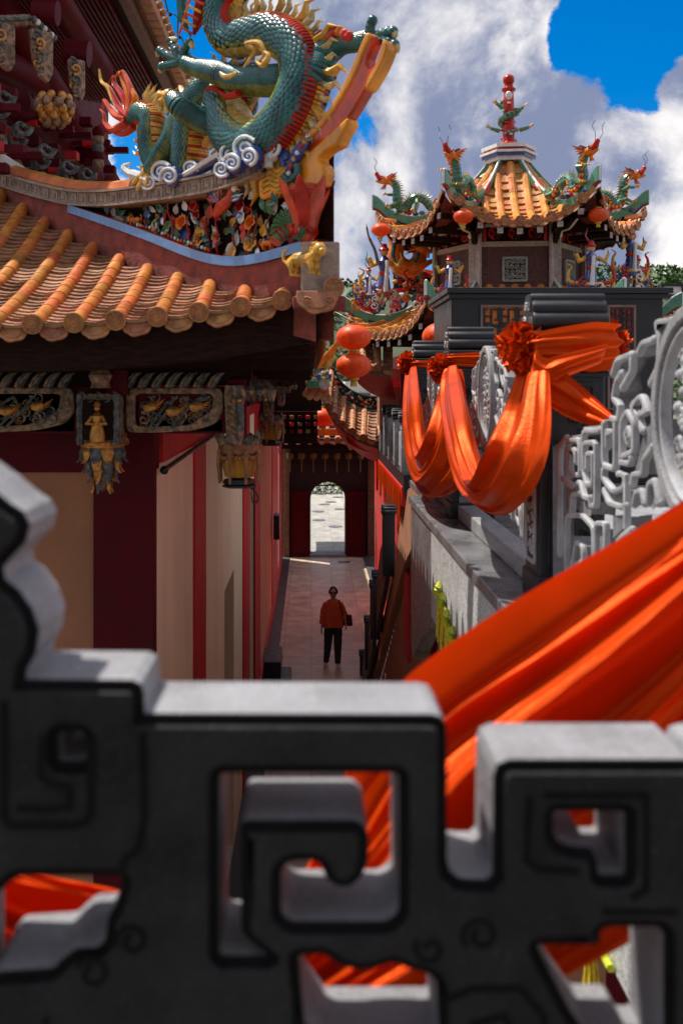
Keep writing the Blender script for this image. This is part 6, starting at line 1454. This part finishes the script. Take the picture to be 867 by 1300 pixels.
# courtyard discs and plants seen through the arch
for i,(x,y) in enumerate(((408,627),(429,631),(412,640),(404,649),(420,637),(432,646),(405,660),(426,668))):
    d=-GZ*FPX/(y-CY); c=P(x,y,d); m=MB(); m.lathe([(0,.015),(.28,.015),(.29,.0)],(c.x,c.y,GZ-.01),polish,20); o=m.build('drain_disc'); tag(o,'dark round stone disc set in the sunlit paving beyond the arch','paving disc','round discs in the courtyard paving beyond the arch')
m=MB()
for k in range(10): crown(m,V((-.6+k*.4,54+.3*(k%2),GZ+.3)),.36,150,leafg)
for k in range(14): m.ball(V((-.4+k*.3,53.6,GZ+.4+.12*(k%3))),.05,yelc,6,4)
tag(m.build('flowering_shrub_bed'),'low green and yellow shrub bed at the far side of the sunlit court beyond the arch','shrubs',None,'stuff')
# ---------------------------------------------------------------- the walker in orange
skin=mat('skin',(.52,.28,.19),.5,.05); shirt=mat('orange_shirt',(.62,.085,.02),.8,.15,25,.4,60); pants=mat('black_trousers',(.02,.02,.026),.8,.2,20,.3,60); shoe=mat('white_canvas',(.55,.50,.46),.7); hairm=mat('black_hair',(.01,.009,.009),.45); bagm=mat('maroon_leather',(.06,.012,.012),.4)
px_,py_=(423-CX)*21.05/FPX,21.05
O_=V((px_,py_,GZ)); pe=thing('person','person in a loose orange top, dark trousers and sunglasses walking up the alley','person',O_)
g=lambda x,y,z: O_+V((x,y,z))
m=MB()                                                                     # one continuous body via skin modifier
bm_v=[(0,0,.92),(0,0,1.15),(0,.01,1.34),(0,.0,1.42),(0,-.01,1.49),(0,-.02,1.585),
      (-.15,0,1.34),(-.215,.0,1.1),(-.235,-.04,.9),(-.25,-.06,.82),
      (.15,0,1.34),(.21,.02,1.12),(.25,-.02,.98),(.27,-.05,.93),
      (-.085,0,.86),(-.11,.02,.48),(-.15,.06,.10),(-.155,-.04,.05),
      (.085,0,.86),(.095,-.03,.48),(.095,-.02,.09),(.10,-.13,.045)]
ed=[(0,1),(1,2),(2,3),(3,4),(4,5),(2,6),(6,7),(7,8),(8,9),(2,10),(10,11),(11,12),(12,13),(0,14),(14,15),(15,16),(16,17),(0,18),(18,19),(19,20),(20,21)]
rd=[.13,.12,.11,.05,.055,.075,.06,.042,.03,.032,.06,.042,.03,.032,.085,.06,.04,.035,.085,.06,.04,.035]
me=bpy.data.meshes.new('body'); me.from_pydata(bm_v,ed,[]); bo=bpy.data.objects.new('body_tmp',me); C.objects.link(bo)
sk=bo.modifiers.new('Skin','SKIN'); bo.modifiers.new('Sub','SUBSURF').levels=1
if not me.skin_vertices: me.skin_vertices.new() if hasattr(me.skin_vertices,'new') else None
for v,r in zip(me.skin_vertices[0].data,rd): v.radius=(r,r*.85)
me.skin_vertices[0].data[0].use_root=True
bpy.context.view_layer.update(); dg=bpy.context.evaluated_depsgraph_get(); m2=bpy.data.meshes.new_from_object(bo.evaluated_get(dg)); bpy.data.objects.remove(bo); m2.name='body'
m2.materials.clear(); m2.materials.append(skin)
for p in m2.polygons: p.use_smooth=True; p.material_index=0
b=bpy.data.objects.new('body',m2); C.objects.link(b); b.parent=pe; ORG[b.name]=O_
for s,c,dn in ((-1,(-.25,-.06,.82),1),(1,(.27,-.05,.93),1)):                 # hands with fingers
    m=MB(); c=g(*c); m.ball(c+V((0,0,-.03)),.032,skin,8,6,(.7,1,1.2))
    for j in range(4): m.tube([c+V((s*.004,-.025+.017*j,-.06)),c+V((-s*.002,-.03+.02*j,-.095)),c+V((-s*.012,-.028+.019*j,-.12-.006*(j in(1,2))))],[.009,.008,.006],skin,6)
    m.tube([c+V((0,-.03,-.03)),c+V((-s*.02,-.05,-.055)),c+V((-s*.025,-.052,-.08))],[.011,.009,.007],skin,6); m.build('hand',pe)
m=MB()                                                                     # face
h=g(0,-.02,1.585); m.ball(h,.10,skin,14,10,(.80,.95,1.12)); m.tube([h+V((0,-.085,.01)),h+V((0,-.108,-.02))],[.010,.014],skin,6)
m.tube([h+V((-.022,-.082,-.052)),h+V((0,-.09,-.05)),h+V((.022,-.082,-.052))],.006,mat('lip_red',(.4,.06,.05),.4),5)
for s in (-1,1): m.ball(h+V((s*.078,0,-.005)),.018,skin,7,5,(.4,.8,1.3))
m.build('face',pe)
m=MB(); m.ball(h+V((0,.018,.025)),.104,hairm,14,10,(.86,.92,1.0)); m.ball(h+V((0,.10,-.02)),.045,hairm,9,7)
for s in (-1,1): m.tube([h+V((s*.06,-.05,.08)),h+V((s*.086,-.02,.02)),h+V((s*.084,.02,-.03))],[.02,.018,.012],hairm,6)
m.build('hair',pe)
m=MB()
for s in (-1,1): m.ball(h+V((s*.036,-.086,.008)),.029,blackm,10,7,(1.05,.35,.8)); m.tube([h+V((s*.066,-.08,.015)),h+V((s*.082,.0,.012))],.005,blackm,4)
m.tube([h+V((-.012,-.098,.012)),h+V((.012,-.098,.012))],.005,blackm,4); m.build('sunglasses',pe)
m=MB()                                                                     # loose top
prof=[(.095,1.43),(.16,1.38),(.185,1.31),(.20,1.15),(.215,1.0),(.225,.86),(.21,.855)]
n=28
vs=[];fs=[]
for j,(r,z) in enumerate(prof):
    for k in range(n):
        a=2*PI*k/n; fx=.012*math.sin(a*5+j)*(j/6)+.008*math.sin(a*9+z*20); ry=.66 if j>0 else .8
        vs.append(g((r+fx)*math.cos(a),(r*ry+fx)*math.sin(a)+.0,z+(.012*math.sin(a*3) if j>=5 else 0)))
for j in range(len(prof)-1):
    for k in range(n): fs.append((j*n+k,j*n+(k+1)%n,(j+1)*n+(k+1)%n,(j+1)*n+k))
m.add(vs,fs,shirt)
for s,pts in ((-1,[(-.14,0,1.35),(-.205,.0,1.22),(-.225,-.01,1.08),(-.24,-.04,.96),(-.245,-.045,.93)]),(1,[(.14,0,1.35),(.20,.01,1.24),(.225,.015,1.12),(.245,-.01,1.04),(.25,-.015,1.02)])):
    m.tube([g(*p) for p in cr(pts,4)],[.062-.0006*i+.004*math.sin(i*1.7) for i in range(17)],shirt,12)
m.build('orange_top',pe)
m=MB()
for s,pts in ((-1,[(-.085,0,.92),(-.10,.0,.7),(-.112,.02,.48),(-.13,.04,.28),(-.15,.055,.10)]),(1,[(.085,0,.92),(.095,-.01,.7),(.097,-.03,.48),(.097,-.02,.28),(.096,-.015,.09)])):
    m.tube([g(*p) for p in cr(pts,4)],[.108-.0030*i+.003*math.sin(i*2.1) for i in range(17)],pants,12)
m.ball(g(0,0,.90),.155,pants,14,8,(1.1,.8,.7)); m.build('trousers',pe)
for c in ((-.155,.0,.0),(.10,-.07,.0)):
    m=MB(); m.tube([g(c[0],c[1]+y,z) for y,z in ((.08,.045),(.03,.05),(-.05,.042),(-.11,.03),(-.14,.025))],[.036,.042,.043,.038,.018],shoe,10,flat=.8); m.box(tuple(g(c[0]-.04,c[1]-.145,.0)),tuple(g(c[0]+.04,c[1]+.10,.018)),white,.006); m.build('shoe',pe)
bg_=thing('shoulder_bag','dark maroon leather bag hanging from the walker\'s shoulder','bag',g(.27,0,.95))
m=MB(); m.ext2([rnd([(-.12,0),(.12,0),(.15,-.24),(-.13,-.24)],.04)],.09,.015,g(.27,.02,1.12),V((.75,-.5,0)).normalized(),ZV,bagm); m.build('bag_body',bg_)
m=MB(); m.tube([g(*p) for p in cr([(.20,-.10,1.10),(.175,-.12,1.25),(.13,-.06,1.40),(.13,.06,1.40),(.2,.13,1.25),(.3,.1,1.10)],4)],.016,bagm,6,flat=.6); m.build('strap',bg_)
